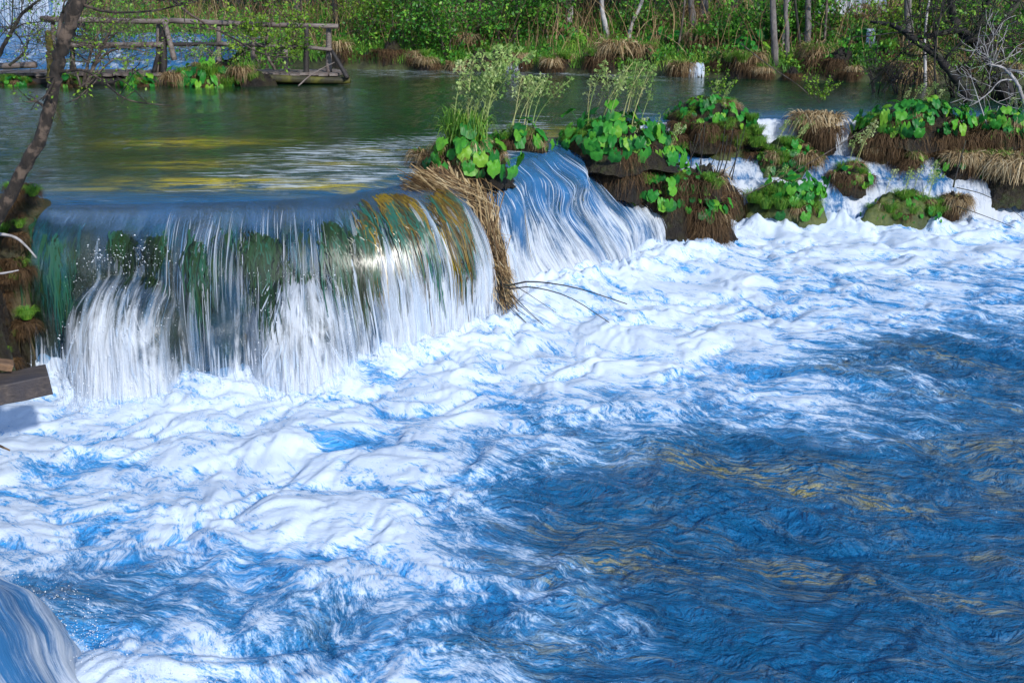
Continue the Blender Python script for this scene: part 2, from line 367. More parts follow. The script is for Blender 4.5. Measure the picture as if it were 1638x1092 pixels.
def fall_water(name='falling_water', bright=1.0):
    """thin running film: clear and glossy where it slides, streaked white where it breaks; 'along'/'across' run with the flow"""
    t = NT(name)
    a = t.attr('across').outputs['Fac']; l = t.attr('along').outputs['Fac']; d = t.attr('foam').outputs['Fac']; cl = t.attr('clear').outputs['Fac']
    cv = t.n('CombineXYZ'); t.set(cv.inputs[0], a); t.set(cv.inputs[1], l)
    v1 = t.mapping(cv.outputs[0], (1, 0.17, 1)); v2 = t.mapping(cv.outputs[0], (1, 0.12, 1), loc=(7, 3, 0))
    n1 = t.noise(v1, 9, 7, 0.7, 0.35); n2 = t.noise(v2, 34, 6, 0.7, 0.3); n3 = t.noise(t.mapping(cv.outputs[0], (1, .5, 1)), 5, 8, .7, .6)
    v = t.math('ADD', d, t.math('MULTIPLY_ADD', n1, 1.5, -0.75))
    v = t.math('ADD', v, t.math('MULTIPLY_ADD', n2, 1.2, -0.6))
    v = t.math('ADD', v, t.math('MULTIPLY_ADD', n3, 1.3, -0.65))
    m = t.smooth(v, 0.3, 0.95)
    hh = t.math('ADD', n1, t.math('MULTIPLY', n2, 0.5))
    nb = t.bump(hh, 0.7, 0.04)
    film = t.n('BsdfTransparent', {'Color': (0.6, 0.8, 0.95, 1)}).outputs[0]
    gl = t.n('BsdfGlossy', {'Roughness': 0.08, 'Normal': nb}).outputs[0]
    lw = t.n('Fresnel', {'IOR': 1.33, 'Normal': nb}).outputs[0]
    film = t.mixsh(t.math('MULTIPLY_ADD', lw, 0.6, 0.03), film, gl)
    bodyb = t.pbsdf(t.mix(n1, (0.015, 0.07, 0.17), (0.05, 0.2, 0.45)), 0.08, nb, 0.5, IOR=1.33)
    base = t.mixsh(cl, bodyb, film)
    wh = t.pbsdf((0.74 * bright, 0.79 * bright, 0.86 * bright), 0.55, nb, 0.3)
    tl = t.n('BsdfTranslucent', {'Color': (0.75, 0.85, 0.95, 1)}).outputs[0]
    wh = t.mixsh(0.3, wh, tl)
    return t.surf(t.mixsh(t.math('MULTIPLY', m, 0.93), base, wh))
M['fall'] = fall_water()

def strand_mat():
    t = NT('water_strand'); v = t.attr('var').outputs['Fac']; al = t.attr('alpha').outputs['Fac']
    wh = t.pbsdf(t.mix(v, (0.5, 0.64, 0.82), (0.8, 0.83, 0.88)), 0.4, None, 0.4)
    tl = t.n('BsdfTranslucent', {'Color': (0.8, 0.87, 0.95, 1)}).outputs[0]
    return t.surf(t.mixsh(al, t.n('BsdfTransparent').outputs[0], t.mixsh(0.35, wh, tl)))
M['strand'] = strand_mat()
t = NT('water_drop'); M['drop'] = t.surf(t.pbsdf((0.85, 0.9, 0.95), 0.2, None, 0.5))
def algae_mat():
    t = NT('algae'); v = t.attr('var').outputs['Fac']
    c = t.ramp(v, [(0, (0.005, 0.010, 0.004)), (.2, (0.018, 0.042, 0.008)), (.4, (0.02, 0.11, 0.075)), (.6, (0.055, 0.034, 0.010)), (.8, (0.17, 0.115, 0.012)), (1, (0.38, 0.28, 0.025))])
    return t.surf(t.pbsdf(c, 0.3, None, 0.5))
M['algae'] = algae_mat()
t = NT('sign_black'); M['sign'] = t.surf(t.pbsdf((0.008, 0.008, 0.012), 0.4))
t = NT('sign_lettering'); M['letter'] = t.surf(t.pbsdf((0.12, 0.42, 0.85), 0.5))

# ------------------------------------------------------------------ the lie of the land
LOW = -1.45
Cp = np.array([[-20, 8.4, 0], [-9, 8.5, 0], [-6, 8.6, 0], [-4.3, 8.7, 0], [-3, 8.8, 0], [-2.1, 8.98, 0], [-1.5, 9.3, 0], [-1.05, 9.8, 0], [-0.55, 10.4, 0],
               [-0.05, 11.1, 0], [0.45, 12.1, 0], [0.95, 13.2, 0], [1.45, 14.3, 0], [2.4, 15.2, 0], [4, 15.65, 0], [8, 15.8, 0], [13, 16, 0], [22, 16.5, 0]], float)
Bp = np.array([[-20, 7.5, 0], [-9, 7.7, 0], [-6, 7.9, 0], [-4.3, 8.0, 0], [-3, 8.08, 0], [-1.95, 8.1, 0], [-1.2, 8.35, 0], [-0.6, 8.95, 0], [0.0, 9.7, 0],
               [0.65, 10.5, 0], [1.3, 11.4, 0], [2.05, 12.35, 0], [2.75, 13.2, 0], [3.3, 13.9, 0], [4.2, 14.1, 0], [8, 14.1, 0], [13, 14.2, 0], [22, 14.5, 0]], float)
NU = 1600
Cs = smooth_path(Cp, NU); Bs = smooth_path(Bp, NU)
U = np.concatenate([[0], np.cumsum(np.linalg.norm(np.diff(Cs, axis=0), axis=1))])
def u_of(X): return float(np.interp(X, Cs[:, 0], U))
def crest(u): return np.stack([np.interp(u, U, Cs[:, 0]), np.interp(u, U, Cs[:, 1])], -1)
def base(u): return np.stack([np.interp(u, U, Bs[:, 0]), np.interp(u, U, Bs[:, 1])], -1)
UL0, UT, UM0, UM1 = u_of(-4.05), u_of(-0.66), u_of(-0.56), u_of(1.45)
# rounded rock noses on the face: (X at crest, width, top height, how far it stands out)
NOSES = [(-3.27, 0.50, -0.55, 0.50), (-1.98, 0.40, -0.60, 0.40), (-2.62, 0.24, -0.16, 0.16), (-2.55, 0.22, -0.75, 0.22)]
def face(u, s, off=0.0, rough=1.0, inset=0.0):
    """the wet face of the dam: u along the crest, s from the lip (0) to the foot (1)"""
    u = np.asarray(u, float); s = np.asarray(s, float); u, s = np.broadcast_arrays(u, s)
    c = crest(u); b = base(u); mid = sstep(UT - 0.5, UM0 + 0.5, u)
    s1 = np.clip(s, 0, 1)
    h = (1 - (1 - s1) ** 2.0) * (1 - mid) + (0.75 * s1 + 0.25 * (1 - (1 - s1) ** 2)) * mid
    z = -(s1 ** 2.3) * (1 - mid) - (0.22 * s1 + 0.78 * s1 ** 1.7) * mid
    z = z * (-LOW + 0.05) - 0.05
    d = nrm(b - c)
    wig = 0.10 * fbm(u * 1.1, z * 0.7, 3, 3) * sstep(0.1, 0.45, s1) * rough
    ridge = 0.05 * fbm(u * 5.0, z * 0.9 + 4, 3, 9) * sstep(0.12, 0.5, s1) * rough
    rec = -0.20 * np.exp(-((z + 0.50) / 0.20) ** 2) * sstep(UT - 0.6, UT - 1.6, u) * (0.5 + 0.9 * fbm(u * 1.7, u * 0 + 2, 2, 21))
    out = wig + ridge + rec
    for X, w, zt, am in NOSES:
        uu = (u - u_of(X)) / w
        zq = np.clip((z - (zt - .5)) / .5, 0, 2)
        dome = am * np.sqrt(np.clip(1 - uu * uu - zq * zq, 0, 1)) * (1 + .25 * np.clip(zt - .5 - z, 0, 1))
        out = np.maximum(out, dome + 0.4 * (wig + ridge)) if True else out
    # steps on the middle slide
    out = out + 0.10 * np.sin(s1 * 9 + fbm(u * .9, s1, 2, 5) * 3) * mid * sstep(.1, .3, s1) * sstep(1, .8, s1)
    out = out + off - inset
    P = np.stack([c[..., 0] + (b - c)[..., 0] * h + d[..., 0] * out, c[..., 1] + (b - c)[..., 1] * h + d[..., 1] * out, z + off * 0.6 * (1 - s1) - inset * 0.8 * (1 - s1)], -1)
    return P

BANK_X = [-40, -16, -9, -5, -2, 0, 3, 6, 9, 13, 40]
BANK_Y = [31.5, 31.5, 29.5, 27.0, 26.3, 26.0, 24.6, 23.1, 22.0, 21.0, 19.5]
def bank_y(X): return np.interp(X, BANK_X, BANK_Y)
def ground_z(x, y):
    x = np.asarray(x, float); y = np.asarray(y, float)
    d = y - bank_y(x)
    far = -0.7 + 0.95 * sstep(-0.7, 0.35, d) + 0.20 * np.clip(d - 0.3, 0, 5) + 0.24 * np.clip(d - 5, 0, 45)
    far = far + (0.16 * fbm(x * .5, y * .5, 4, 41)) * sstep(-.2, .6, d)
    z = np.where(y > 17.5, far, -2.6)
    left = sstep(-9.5, -13, x) * (1.4 + 0.35 * np.clip(-11 - x, 0, 40) + .3 * fbm(x * .3, y * .3, 3, 44)) * sstep(20, 15, y)
    right = sstep(14, 18, x) * (2.6 + 0.35 * np.clip(x - 15, 0, 40) + .3 * fbm(x * .3, y * .3, 3, 45)) * sstep(21, 17, y)
    z = z + left + right
    back = np.clip((-y - 1.0) / 24, 0, 1)
    z = z + sstep(0, 1, back) * (7.5 + 1.2 * fbm(x * .08, y * .08, 3, 47)) + np.clip(-1 - y, 0, 4) * .2
    return z
def axis(lo, mid0, mid1, hi, step, n):
    a = mid0 - (mid0 - lo) * (np.linspace(1, 0, n) ** 2.0); b = mid1 + (hi - mid1) * (np.linspace(0, 1, n) ** 2.0)
    return np.concatenate([a[:-1], np.arange(mid0, mid1, step), b])
gx = axis(-160, -18, 18, 160, 0.3, 26); gy = axis(-90, 18, 36, 260, 0.25, 40)
GX, GY = np.meshgrid(gx, gy)
obj('ground', np.stack([GX, GY, ground_z(GX, GY)], -1), grid_faces(len(gy), len(gx)), M['ground'], kind='structure')

# ------------------------------------------------------------------ upper pool
uu = np.linspace(0, U[-1], 700); vv = np.linspace(0, 1, 150) ** 2.2
UU, VV = np.meshgrid(uu, vv)
cc = crest(UU); fx = cc[..., 0] * 1.35; fy = 34.0
PX = cc[..., 0] + (fx - cc[..., 0]) * VV; PYY = cc[..., 1] + (fy - cc[..., 1]) * VV
dist = (fy - cc[..., 1]) * VV
lipd = np.exp(-dist / 0.28)
wav = 0.011 * fbm(PX * 0.7, PYY * 2.2, 3, 61) + 0.006 * fbm(PX * 2.4, PYY * 5, 2, 66)
PZZ = -0.05 * lipd + wav * (1 - lipd)
foam_refl = 0.36 * sstep(-5.2, -1.0, PYY - bank_y(PX) + 1.2 * fbm(PX * .3, PYY * .3, 2, 70)) * sstep(-8, -3, PX) * sstep(7, 3, PX)
foam_refl = np.maximum(foam_refl, 0.9 * sstep(25.5, 27, PYY) * sstep(-6, -9, PX))
foam_refl = np.maximum(foam_refl, -.1 + 0.36 * np.exp(-((dist - 0.10) / 0.22) ** 2))  # white sky sheen along the crest, painted as thin foam
foam_refl = np.maximum(foam_refl, 0.43 * sstep(6, 2.5, dist) * sstep(.1, .5, dist) * sstep(-5.0, -2.0, PX) * sstep(1.5, 0, PX))  # cream reflections upstream of the lip, painted in as foam streaks
foam_refl = np.maximum(foam_refl, 0.3 * sstep(6, 1.5, dist) * sstep(-1.5, 0.6, PX) * sstep(4, 2, PX))
alga = np.zeros_like(PX)
for x, y, wx_, wy_, am in ((310, 228, 110, 7, 1), (240, 225, 60, 5, .5), (300, 262, 90, 8, .55), (360, 292, 170, 9, 1), (520, 294, 90, 10, .9), (200, 300, 120, 6, .5), (590, 300, 60, 14, .8), (560, 262, 110, 5, .5), (880, 212, 60, 8, .9), (640, 240, 80, 4, .5)):
    c_ = PZ(x, y, 0); e1 = PZ(x + wx_, y, 0)[0] - c_[0]; e2 = abs(PZ(x, y - wy_, 0)[1] - c_[1])
    alga = np.maximum(alga, am * np.exp(-((PX - c_[0]) / e1) ** 2 - ((PYY - c_[1]) / e2) ** 2))
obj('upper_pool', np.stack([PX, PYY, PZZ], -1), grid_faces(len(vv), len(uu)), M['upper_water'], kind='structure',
    attrs={'foam': foam_refl, 'lip': np.exp(-dist / 0.55), 'clear': .35 * np.exp(-dist / 0.22), 'algae': alga, 'rip': .24 + .7 * np.exp(-dist / 4.0)})

# ------------------------------------------------------------------ rock dam under the falls
ur = np.linspace(u_of(-14), U[-1] - 2, 900); sr = np.linspace(-0.25, 1.12, 90)
UR, SR = np.meshgrid(ur, sr)
RV = face(UR, SR, rough=1.25, inset=0.045)
dn = nrm(base(UR) - crest(UR))
up = np.clip(-SR, 0, 1)
RV[..., :2] -= dn * (up * 5)[..., None]
RV[..., 2] += -0.10 * sstep(0, .1, up) - np.clip(SR - 1, 0, 1) * 4
lump = 0.035 * fbm(UR * 6, SR * 8, 4, 77)
RV[..., :2] += dn * lump[..., None]
RV[..., 2] -= 0.7 * sstep(UM1 - .05, UM1 + .4, UR) * sstep(0, .1, SR)
# exposed shoulder at the bank beside the leaning tree
sh = sstep(UL0 + 0.12, UL0 - 0.35, UR)
RV[..., 2] += sh * (0.13 + 0.08 * fbm(UR * 3, SR * 3, 3, 79)) * sstep(1.0, 0.0, SR) * sstep(-.25, -.12, SR)
RV[..., :2] += dn * (sh * (0.10 + 0.10 * fbm(UR * 2.4, SR * 5, 4, 80)))[..., None] * sstep(-.1, .2, SR)[..., None]
ledge = obj('rock_ledge', RV, grid_faces(len(sr), len(ur)), M['rock'], kind='structure')

# hanging algae and moss on the dam, under the running water
def algae(name, n, u0, u1, s0, s1, ln, var, w=(0.006, 0.016), off=0.0, drift=0.0, clump=6.0):
    uc = u0 + (u1 - u0) * RNG.random(max(3, int((u1 - u0) * clump)))
    u = RNG.choice(uc, n) + RNG.normal(0, 0.045, n); a = s0 + (s1 - s0) * RNG.random(n) + 0.12 * fbm(u * 2.2, u * 0, 2, 83); L = ln * (0.25 + 1.2 * RNG.random(n) ** 1.5)
    k = np.linspace(0, 1, 7)
    S = np.clip(a[:, None] + L[:, None] * k, 0.02, 0.98); Uu = u[:, None] + (drift + RNG.normal(0, 0.02, n))[:, None] * k + 0.012 * np.sin(k * 7 + RNG.random(n)[:, None] * 6)
    P = face(Uu, S, off=-0.012 + off) + 0
    dd = nrm(base(Uu) - crest(Uu)); side = np.stack([-dd[..., 1], dd[..., 0], 0 * dd[..., 0]], -1)
    P[..., :2] += dd * (RNG.random(n)[:, None] * 0.03 + 0.012 * np.sin(k * 3))[..., None]
    W = (w[0] + (w[1] - w[0]) * RNG.random(n))[:, None] * (1 - 0.7 * k ** 2)
    V, F = ribbons(P, W * 0.6, side)
    vr = np.clip(var[0] + (var[1] - var[0]) * np.clip(.5 + .9 * fbm(u * 4, a * 5, 2, 87) + RNG.normal(0, .22, n), 0, 1), 0, 1)
    o = obj(name, V, F, M['algae'], ledge, 'stuff', attrs={'var': np.repeat(vr, 14)})
    o['label'] = 'algae strands trailing down the wet rock face'
algae('algae', 700, u_of(-4.0), u_of(-3.6), .24, .48, .26, (.05, .45))
algae('algae', 2200, u_of(-3.1), u_of(-1.6), .3, .45, .22, (0, .3))
algae('algae', 700, u_of(-2.7), u_of(-2.3), .15, .3, .3, (.1, .45))
algae('algae', 2600, u_of(-1.75), u_of(-1.2), .18, .45, .34, (.0, .45), drift=0.05)
algae('algae', 2400, u_of(-1.5), u_of(-0.8), .08, .4, .3, (.5, 1.0), drift=0.06)
algae('algae', 900, u_of(-1.2), u_of(-0.75), .25, .6, .25, (.4, .75), drift=0.05)
algae('algae', 700, u_of(-5), u_of(-4.0), .15, .75, .16, (.0, .3))
algae('algae', 500, u_of(-0.4), u_of(1.2), .1, .5, .3, (.1, .9), drift=0.02)

algae('algae', 900, u_of(-1.55), u_of(-0.78), .16, .48, .26, (.40, .84), off=.03, drift=0.06, clump=9)
algae('algae', 700, u_of(-1.95), u_of(-1.45), .36, .52, .22, (.02, .35), off=.03, drift=0.03, clump=8)
algae('algae', 500, u_of(-2.75), u_of(-2.1), .36, .52, .2, (.0, .32), off=.03, clump=7)
algae('algae', 260, u_of(-3.5), u_of(-3.0), .40, .52, .12, (.0, .3), off=.03, clump=7)
# ------------------------------------------------------------------ waterfalls
def sheet(name, parent, u0, u1, nu, foam_fn, clear_fn, off=0.02, s0=0.0, s1=1.04):
    u = np.linspace(u0, u1, nu); s = np.linspace(s0, s1, 80)
    Uq, Sq = np.meshgrid(u, s)
    V = face(Uq, Sq, off=off * 1.0)
    V[..., 2] -= np.clip(Sq - 1, 0, 1) * 3
    V[0] = np.concatenate([crest(u), np.full((nu, 1), -0.05)], 1)
    rip = 0.012 * fbm(Uq * 9, Sq * 2.2, 3, 91) * sstep(.05, .3, Sq)
    dd = nrm(base(Uq) - crest(Uq)); V[..., :2] += dd * rip[..., None]
    return obj(name, V, grid_faces(len(s), nu), M['fall'], parent, attrs={'across': Uq, 'along': Sq * 1.7, 'foam': foam_fn(Uq, Sq), 'clear': clear_fn(Uq, Sq)})
def strands(name, parent, n, u0, u1, srange, lrange, wr, alpha, off=(0.01, 0.07), drift=0.0, bias=None, fan=None):
    u = u0 + (u1 - u0) * RNG.random(n)
    if bias is not None:
        keep = RNG.random(n) < bias(u); u = u[keep]; n = len(u)
    a = srange[0] + (srange[1] - srange[0]) * RNG.random(n); L = lrange[0] + (lrange[1] - lrange[0]) * RNG.random(n) ** 1.5
    k = np.linspace(0, 1, 9)
    S = np.clip(a[:, None] + L[:, None] * k, 0, 1.02); Uu = u[:, None] + (drift + RNG.normal(0, 0.03, n) + (0 if fan is None else (u - fan[0]) * fan[1]))[:, None] * k * L[:, None] * 2
    P = face(Uu, S); dd = nrm(base(Uu) - crest(Uu)); side = np.stack([-dd[..., 1], dd[..., 0], 0 * dd[..., 0]], -1)
    o = off[0] + (off[1] - off[0]) * RNG.random(n)
    P[..., :2] += dd * (o[:, None] * (0.4 + 0.6 * S))[..., None]; P[..., 2] += (o[:, None] * .35 * (1 - S))
    W = (wr[0] + (wr[1] - wr[0]) * RNG.random(n) ** 2)[:, None] * (0.25 + 0.75 * np.sin(np.pi * np.clip(k, .03, .97)))
    V, F = ribbons(P, W, side)
    al = (alpha[0] + (alpha[1] - alpha[0]) * RNG.random(n))[:, None] * np.sin(np.pi * (0.08 + .84 * k)) ** 0.7
    return obj(name, V, F, M['strand'], parent, 'stuff', attrs={'var': np.repeat(RNG.random(n), 18), 'alpha': np.repeat(al.ravel(), 2)})
def drops(name, parent, C, n, spread, size, up=0.0):
    """n small tetrahedral drops round the points C"""
    C = np.asarray(C, float).reshape(-1, 3); p = C[RNG.integers(0, len(C), n)] + RNG.normal(0, 1, (n, 3)) * np.array(spread)
    p[:, 2] = np.maximum(p[:, 2], LOW + .02) + up * RNG.random(n) ** 2
    r = size * (0.4 + RNG.random(n) ** 3 * 1.6)
    T = np.array([[1, 1, 1], [1, -1, -1], [-1, 1, -1], [-1, -1, 1]]) * .6
    A = RNG.normal(0, 1, (n, 3, 3)); A = nrm(A)
    V = p[:, None] + r[:, None, None] * np.einsum('kj,njl->nkl', T, A) * 0.7
    F = (np.arange(n)[:, None, None] * 4 + np.array([[0, 1, 2], [0, 3, 1], [0, 2, 3], [1, 3, 2]])[None]).reshape(-1, 3)
    return obj(name, V, F, M['drop'], parent, 'stuff')

wf = thing('waterfall', 'broad curtain waterfall over the mossy ledge beneath the calm green pool', 'waterfall', group='falls along the river dam')
def foam_left(u, s):
    rt = sstep(u_of(-1.85), u_of(-1.2), u)
    f = -0.38 + 0.72 * sstep(0.50, 0.85, s) + 0.55 * rt * sstep(.35, .75, s) + .14 * fbm(u * 2.3, s * 1.2, 3, 93)
    for X, w, zt, am in NOSES[:2]: f = f + 0.46 * np.exp(-((u - u_of(X)) / (w * .9)) ** 4) * sstep(.58, .66, s)
    f = f + .5 * sstep(.86, 1, s)
    return f - 0.45 * np.exp(-((u - u_of(-1.05)) / .32) ** 2) * sstep(.1, .25, s) * sstep(.8, .6, s) - .35 * sstep(UL0 + .45, UL0 + .1, u) * sstep(.9, .6, s)
def clear_left(u, s): return sstep(-.25, .38, s) * np.clip(0.82 + 0.3 * fbm(u * 2.1, s * 2, 3, 95) - 0.25 * sstep(.75, 1, s) + .1, 0.35, 1)
sheet('water_sheet', wf, UL0, UT, 700, foam_left, clear_left)
strands('water_strand', wf, 150, UL0 + .5, UT, (.40, .85), (.1, .4), (.012, .034), (.08, .3))
strands('water_strand', wf, 140, u_of(-1.8), UT - .05, (.25, .8), (.2, .5), (.012, .036), (.10, .4), drift=.08)
strands('water_strand', wf, 240, UL0 + .25, UT, (.45, .85), (.06, .3), (.002, .009), (.2, .8), bias=lambda u: (0.03 + 0.9 * sstep(.05, .35, fbm(u * 3.1, u * 0, 2, 98))) * (.15 + .85 * sstep(u_of(-3.1), u_of(-2.7), u)))
strands('water_strand', wf, 110, u_of(-3.0), u_of(-1.7), (.15, .45), (.2, .6), (.002, .006), (.2, .7))
strands('water_strand', wf, 380, u_of(-1.75), UT - .05, (.30, .8), (.12, .5), (.002, .009), (.3, .95), drift=.08, bias=lambda u: 0.08 + .9 * sstep(-.05, .3, fbm(u * 5.1, u * 0, 2, 99)))
for X, w, zt, am in NOSES[:2]:
    strands('water_strand', wf, 70, u_of(X) - w * .6, u_of(X) + w * .6, (.62, .9), (.03, .12), (.002, .008), (.2, .8), off=(.01, .14), fan=(u_of(X), 2.6))
    drops('water_drops', wf, face(np.linspace(u_of(X) - w * .9, u_of(X) + w * .9, 40)[:, None], np.linspace(.62, .95, 12)[None], off=.06), 700, (.03, .03, .03), .006, .02)
strands('water_strand', wf, 500, UL0, UT, (.82, .97), (.04, .14), (.003, .011), (.2, .7), off=(.02, .2))
drops('water_drops', wf, face(np.linspace(u_of(-3.5), u_of(-2.95), 30), np.full(30, .55), off=.12), 260, (.06, .05, .05), .008, .12)
drops('water_drops', wf, face(np.linspace(UL0, UT, 60), np.full(60, .98), off=.15), 3800, (.06, .13, .06), .0065, .22)

wm = thing('waterfall', 'white slide of rapids between the hanging straw tussock and the butterbur island', 'waterfall', group='falls along the river dam')
sheet('water_sheet', wm, UM0, UM1, 460, lambda u, s: 0.02 + 0.62 * sstep(.2, .8, s) + .35 * sstep(.7, 1, s) + .18 * fbm(u * 2, s * 1.5, 3, 101) + .15 * sstep(u_of(.3), u_of(-.3), u),
      lambda u, s: np.clip(0.35 + .5 * fbm(u * 3, s * 2, 2, 103), .05, .8), off=.03)
strands('water_strand', wm, 160, UM0, UM1, (.05, .8), (.15, .45), (.012, .04), (.08, .4))
strands('water_strand', wm, 420, UM0, UM1, (.02, .8), (.08, .35), (.003, .012), (.2, .9), off=(.02, .1))
drops('water_drops', wm, face(np.linspace(UM0, UM1, 60), np.full(60, .95), off=.2), 2600, (.14, .14, .08), .0075, .22)

# ------------------------------------------------------------------ terraced cascade on the right of the dam
def terr_z(x, y):
    w = 0.35 * fbm(x * .8, x * 0 + y * .3, 3, 111)
    yy = y - 0.04 * (x - 2) + w * .6
    z = -0.05 - 0.50 * sstep(15.45, 15.0, yy) - 0.27 * sstep(15.0, 14.35, yy) - 0.66 * sstep(14.45, 13.75, yy)
    z = z - 0.35 * sstep(2.5, 1.9, x) * sstep(15.2, 14.4, y)
    return z
def PT(x, y):
    """where the sight line of a photo position meets the stepped cascade"""
    d = ray(x, y); Ys = np.linspace(12.6, 16.2, 400); X_ = d[0] / d[1] * Ys; Z_ = CAM_Z + d[2] / d[1] * Ys
    g = np.where(Ys < 13.4, LOW, terr_z(X_, Ys)); i = int(np.argmax(Z_ <= g)) if (Z_ <= g).any() else 300
    return np.array([X_[i], Ys[i], Z_[i]])
tx = np.linspace(1.75, 14, 620); ty = np.linspace(13.3, 15.72, 190)
TX, TY = np.meshgrid(tx, ty)
top = np.interp(TX, Cs[:, 0], Cs[:, 1]); TYY = 13.3 + (top - 13.3) * (TY - 13.3) / (15.72 - 13.3)
TZ = terr_z(TX, TYY); grad = np.abs(np.gradient(TZ, axis=0)) / (ty[1] - ty[0])
TZZ = TZ + 0.05 * billow(TX * 2.2, TYY * 2.2, 3, 113) * sstep(15.7, 15.3, TYY) + 0.012 * fbm(TX * 9, TYY * 6, 3, 117)
TZZ[-1] = -0.05
TZZ = TZZ - .25 * sstep(13.5, 13.3, TYY)
fcas = 0.38 + 0.4 * sstep(0.15, 0.7, grad) + 0.35 * fbm(TX * 1.4, TYY * 1.4, 3, 119) + .25 * sstep(13.9, 13.6, TYY)
wc = obj('waterfall', np.stack([TX, TYY, TZZ], -1), grid_faces(len(ty), len(tx)), M['fall'], None,
         attrs={'across': TX * .6, 'along': TYY * 1.2 + TZ * 1.2, 'foam': fcas, 'clear': TX * 0 + 0.08})
tag(wc, 'foaming stepped cascade flowing among grassy islets below the far dam', 'waterfall', 'falls along the river dam')
drops('water_drops', wc, np.stack([TX[20:60:8, ::12], TYY[20:60:8, ::12], TZZ[20:60:8, ::12]], -1), 700, (.1, .1, .04), .012, .1)

# ------------------------------------------------------------------ lower pool
FD = """60,650,1 200,650,1 400,640,.95 600,620,.95 700,560,1 800,540,1 900,500,1 1000,450,1 1100,400,1 1200,390,1 1300,380,1 1500,380,1 1638,385,.9 1750,400,.7
1250,440,.72 1400,450,.72 1600,450,.62 1200,500,.85 1100,480,1 1400,500,.8 1550,490,.6 1640,520,.4 1450,572,.22 1600,600,.2 1330,590,.3 1200,560,.8 1250,620,.75 1400,640,.45 1600,660,.25
1000,560,.92 1100,600,.85 900,600,.9 800,620,.85 1000,640,.55 900,660,.45 1150,660,.6 1300,680,.5 1450,700,.33 1600,720,.2 700,650,.75 750,720,.7 650,700,.7 850,720,.55 950,720,.5 1000,700,.5
1100,720,.15 1200,740,.12 1050,760,.12 900,790,.08 800,790,.2 760,780,.4 740,800,.55 820,850,.25 860,900,.12 700,800,.75 780,880,.7 850,930,.5 900,970,.42 950,1020,.3 1000,1080,.2
1000,850,.03 1200,850,.03 1400,850,.05 1600,850,.05 1400,1000,.04 1600,1000,.04 1150,1000,.1 1100,930,.05 1300,780,.08 1500,780,.1
100,760,.8 220,740,.6 300,760,.9 430,740,1 550,760,.85 620,800,.8 500,850,.95 350,850,.85 200,850,.75 80,850,.8 100,900,.65 200,930,.4 300,930,.5 400,950,.55 250,980,.35 180,960,.3
500,930,.6 600,900,.75 700,950,.7 550,1000,.4 650,1000,.3 740,1010,.3 450,1020,.4 300,1040,.7 200,1050,.8 400,1070,.65 600,1070,.7 750,1070,.5 850,1060,.45 -200,700,.9 -200,1000,.7"""
FD = np.array([[float(v) for v in q.split(',')] for q in FD.split()])
FW = np.array([PZ(x, y, LOW) for x, y, d in FD])
def warpc(X, Y): return np.stack([X / np.maximum(Y, .8) * 1.0, np.log(np.maximum(Y, .8)) * 1.15], -1)
FC = warpc(FW[:, 0], FW[:, 1])
rows = 600; colsn = 760
ly = np.exp(np.linspace(math.log(2.3), math.log(15.2), rows)); lt = np.linspace(-1, 1, colsn)
LY = np.repeat(ly[:, None], colsn, 1); LX = lt[None] * (0.62 * LY + 1.5) + 0.12 * LY
gc = warpc(LX, LY); num = np.zeros_like(LX); den = np.full_like(LX, 1e-9)
for c, d in zip(FC, FD[:, 2]):
    w = np.exp(-((gc - c) ** 2).sum(-1) / (2 * 0.052 ** 2)) + 1e-7 / (((gc - c) ** 2).sum(-1) + .01); num += w * d; den += w
dens = num / den
bl = Bs[:, :2]; near = np.full(LX.shape, 9.0)
for q in bl[::12]:
    near = np.minimum(near, (LX - q[0]) ** 2 + (LY - q[1]) ** 2)
near = np.sqrt(near)
dens = np.maximum(dens, sstep(0.55, 0.1, near))
ca, sa = math.cos(math.radians(-35)), math.sin(math.radians(-35))
FX = LX * ca - LY * sa * -1; FY = LX * sa * -1 + LY * ca
fx1 = LX * .82 - LY * .57; fy1 = LX * .57 + LY * .82
wx = LX + .25 * fbm(LX * 1.1, LY * 1.1, 2, 131); wy = LY + .25 * fbm(LX * 1.1, LY * 1.1, 2, 137)
turb = sstep(.25, .95, dens)
big = billow(wx * 0.95, wy * 1.15, 3, 141, .45)
med = billow(wx * 3.3, wy * 3.3, 3, 149, .5)
sml = fbm(wx * 9, wy * 9, 3, 151, .55)
chop = 1 - np.abs(fbm((wx * .8 + wy * .25) * 2.3, wy * 3.6, 3, 157, .5))
nearfac = sstep(6.5, 4.0, LY) * sstep(.5, -1.5, LX)
LZ = LOW + turb * (0.22 * big + 0.055 * med + .006 * sml) - turb * .06 + (1 - turb) * (0.030 * chop + .05 * fbm(wx * 1.1, wy * 1.9, 3, 159) + .006 * sml) + nearfac * .10 * big
heap = np.exp(-(near / .42) ** 2) * sstep(-4.6, -3.9, LX)
LZ = LZ + heap * (0.10 + 0.26 * billow(wx * 2.6, wy * 2.6, 4, 163, .55))
heap2 = np.exp(-(((LX - .75) / .8) ** 2 + ((LY - 10.1) / .9) ** 2)); heap3 = np.exp(-(((LX - 2.3) / 1.1) ** 2 + ((LY - 12.3) / .9) ** 2))
LZ = LZ + (heap2 + heap3 * .9) * (0.12 + .22 * billow(wx * 1.7, wy * 1.7, 4, 167, .55)) * sstep(.0, .25, near + .1)
dens2 = dens + (big - .27) * 1.1 * turb + .40 * (med - .28) * turb + .10 * (chop - .75) * (1 - turb)
obj('lower_pool', np.stack([LX, LY, LZ], -1), grid_faces(rows, colsn), M['lower_water'], kind='structure', attrs={'foam': np.where(dens2 > .82, .82 + .35 * (dens2 - .82), dens2), 'aer': dens})

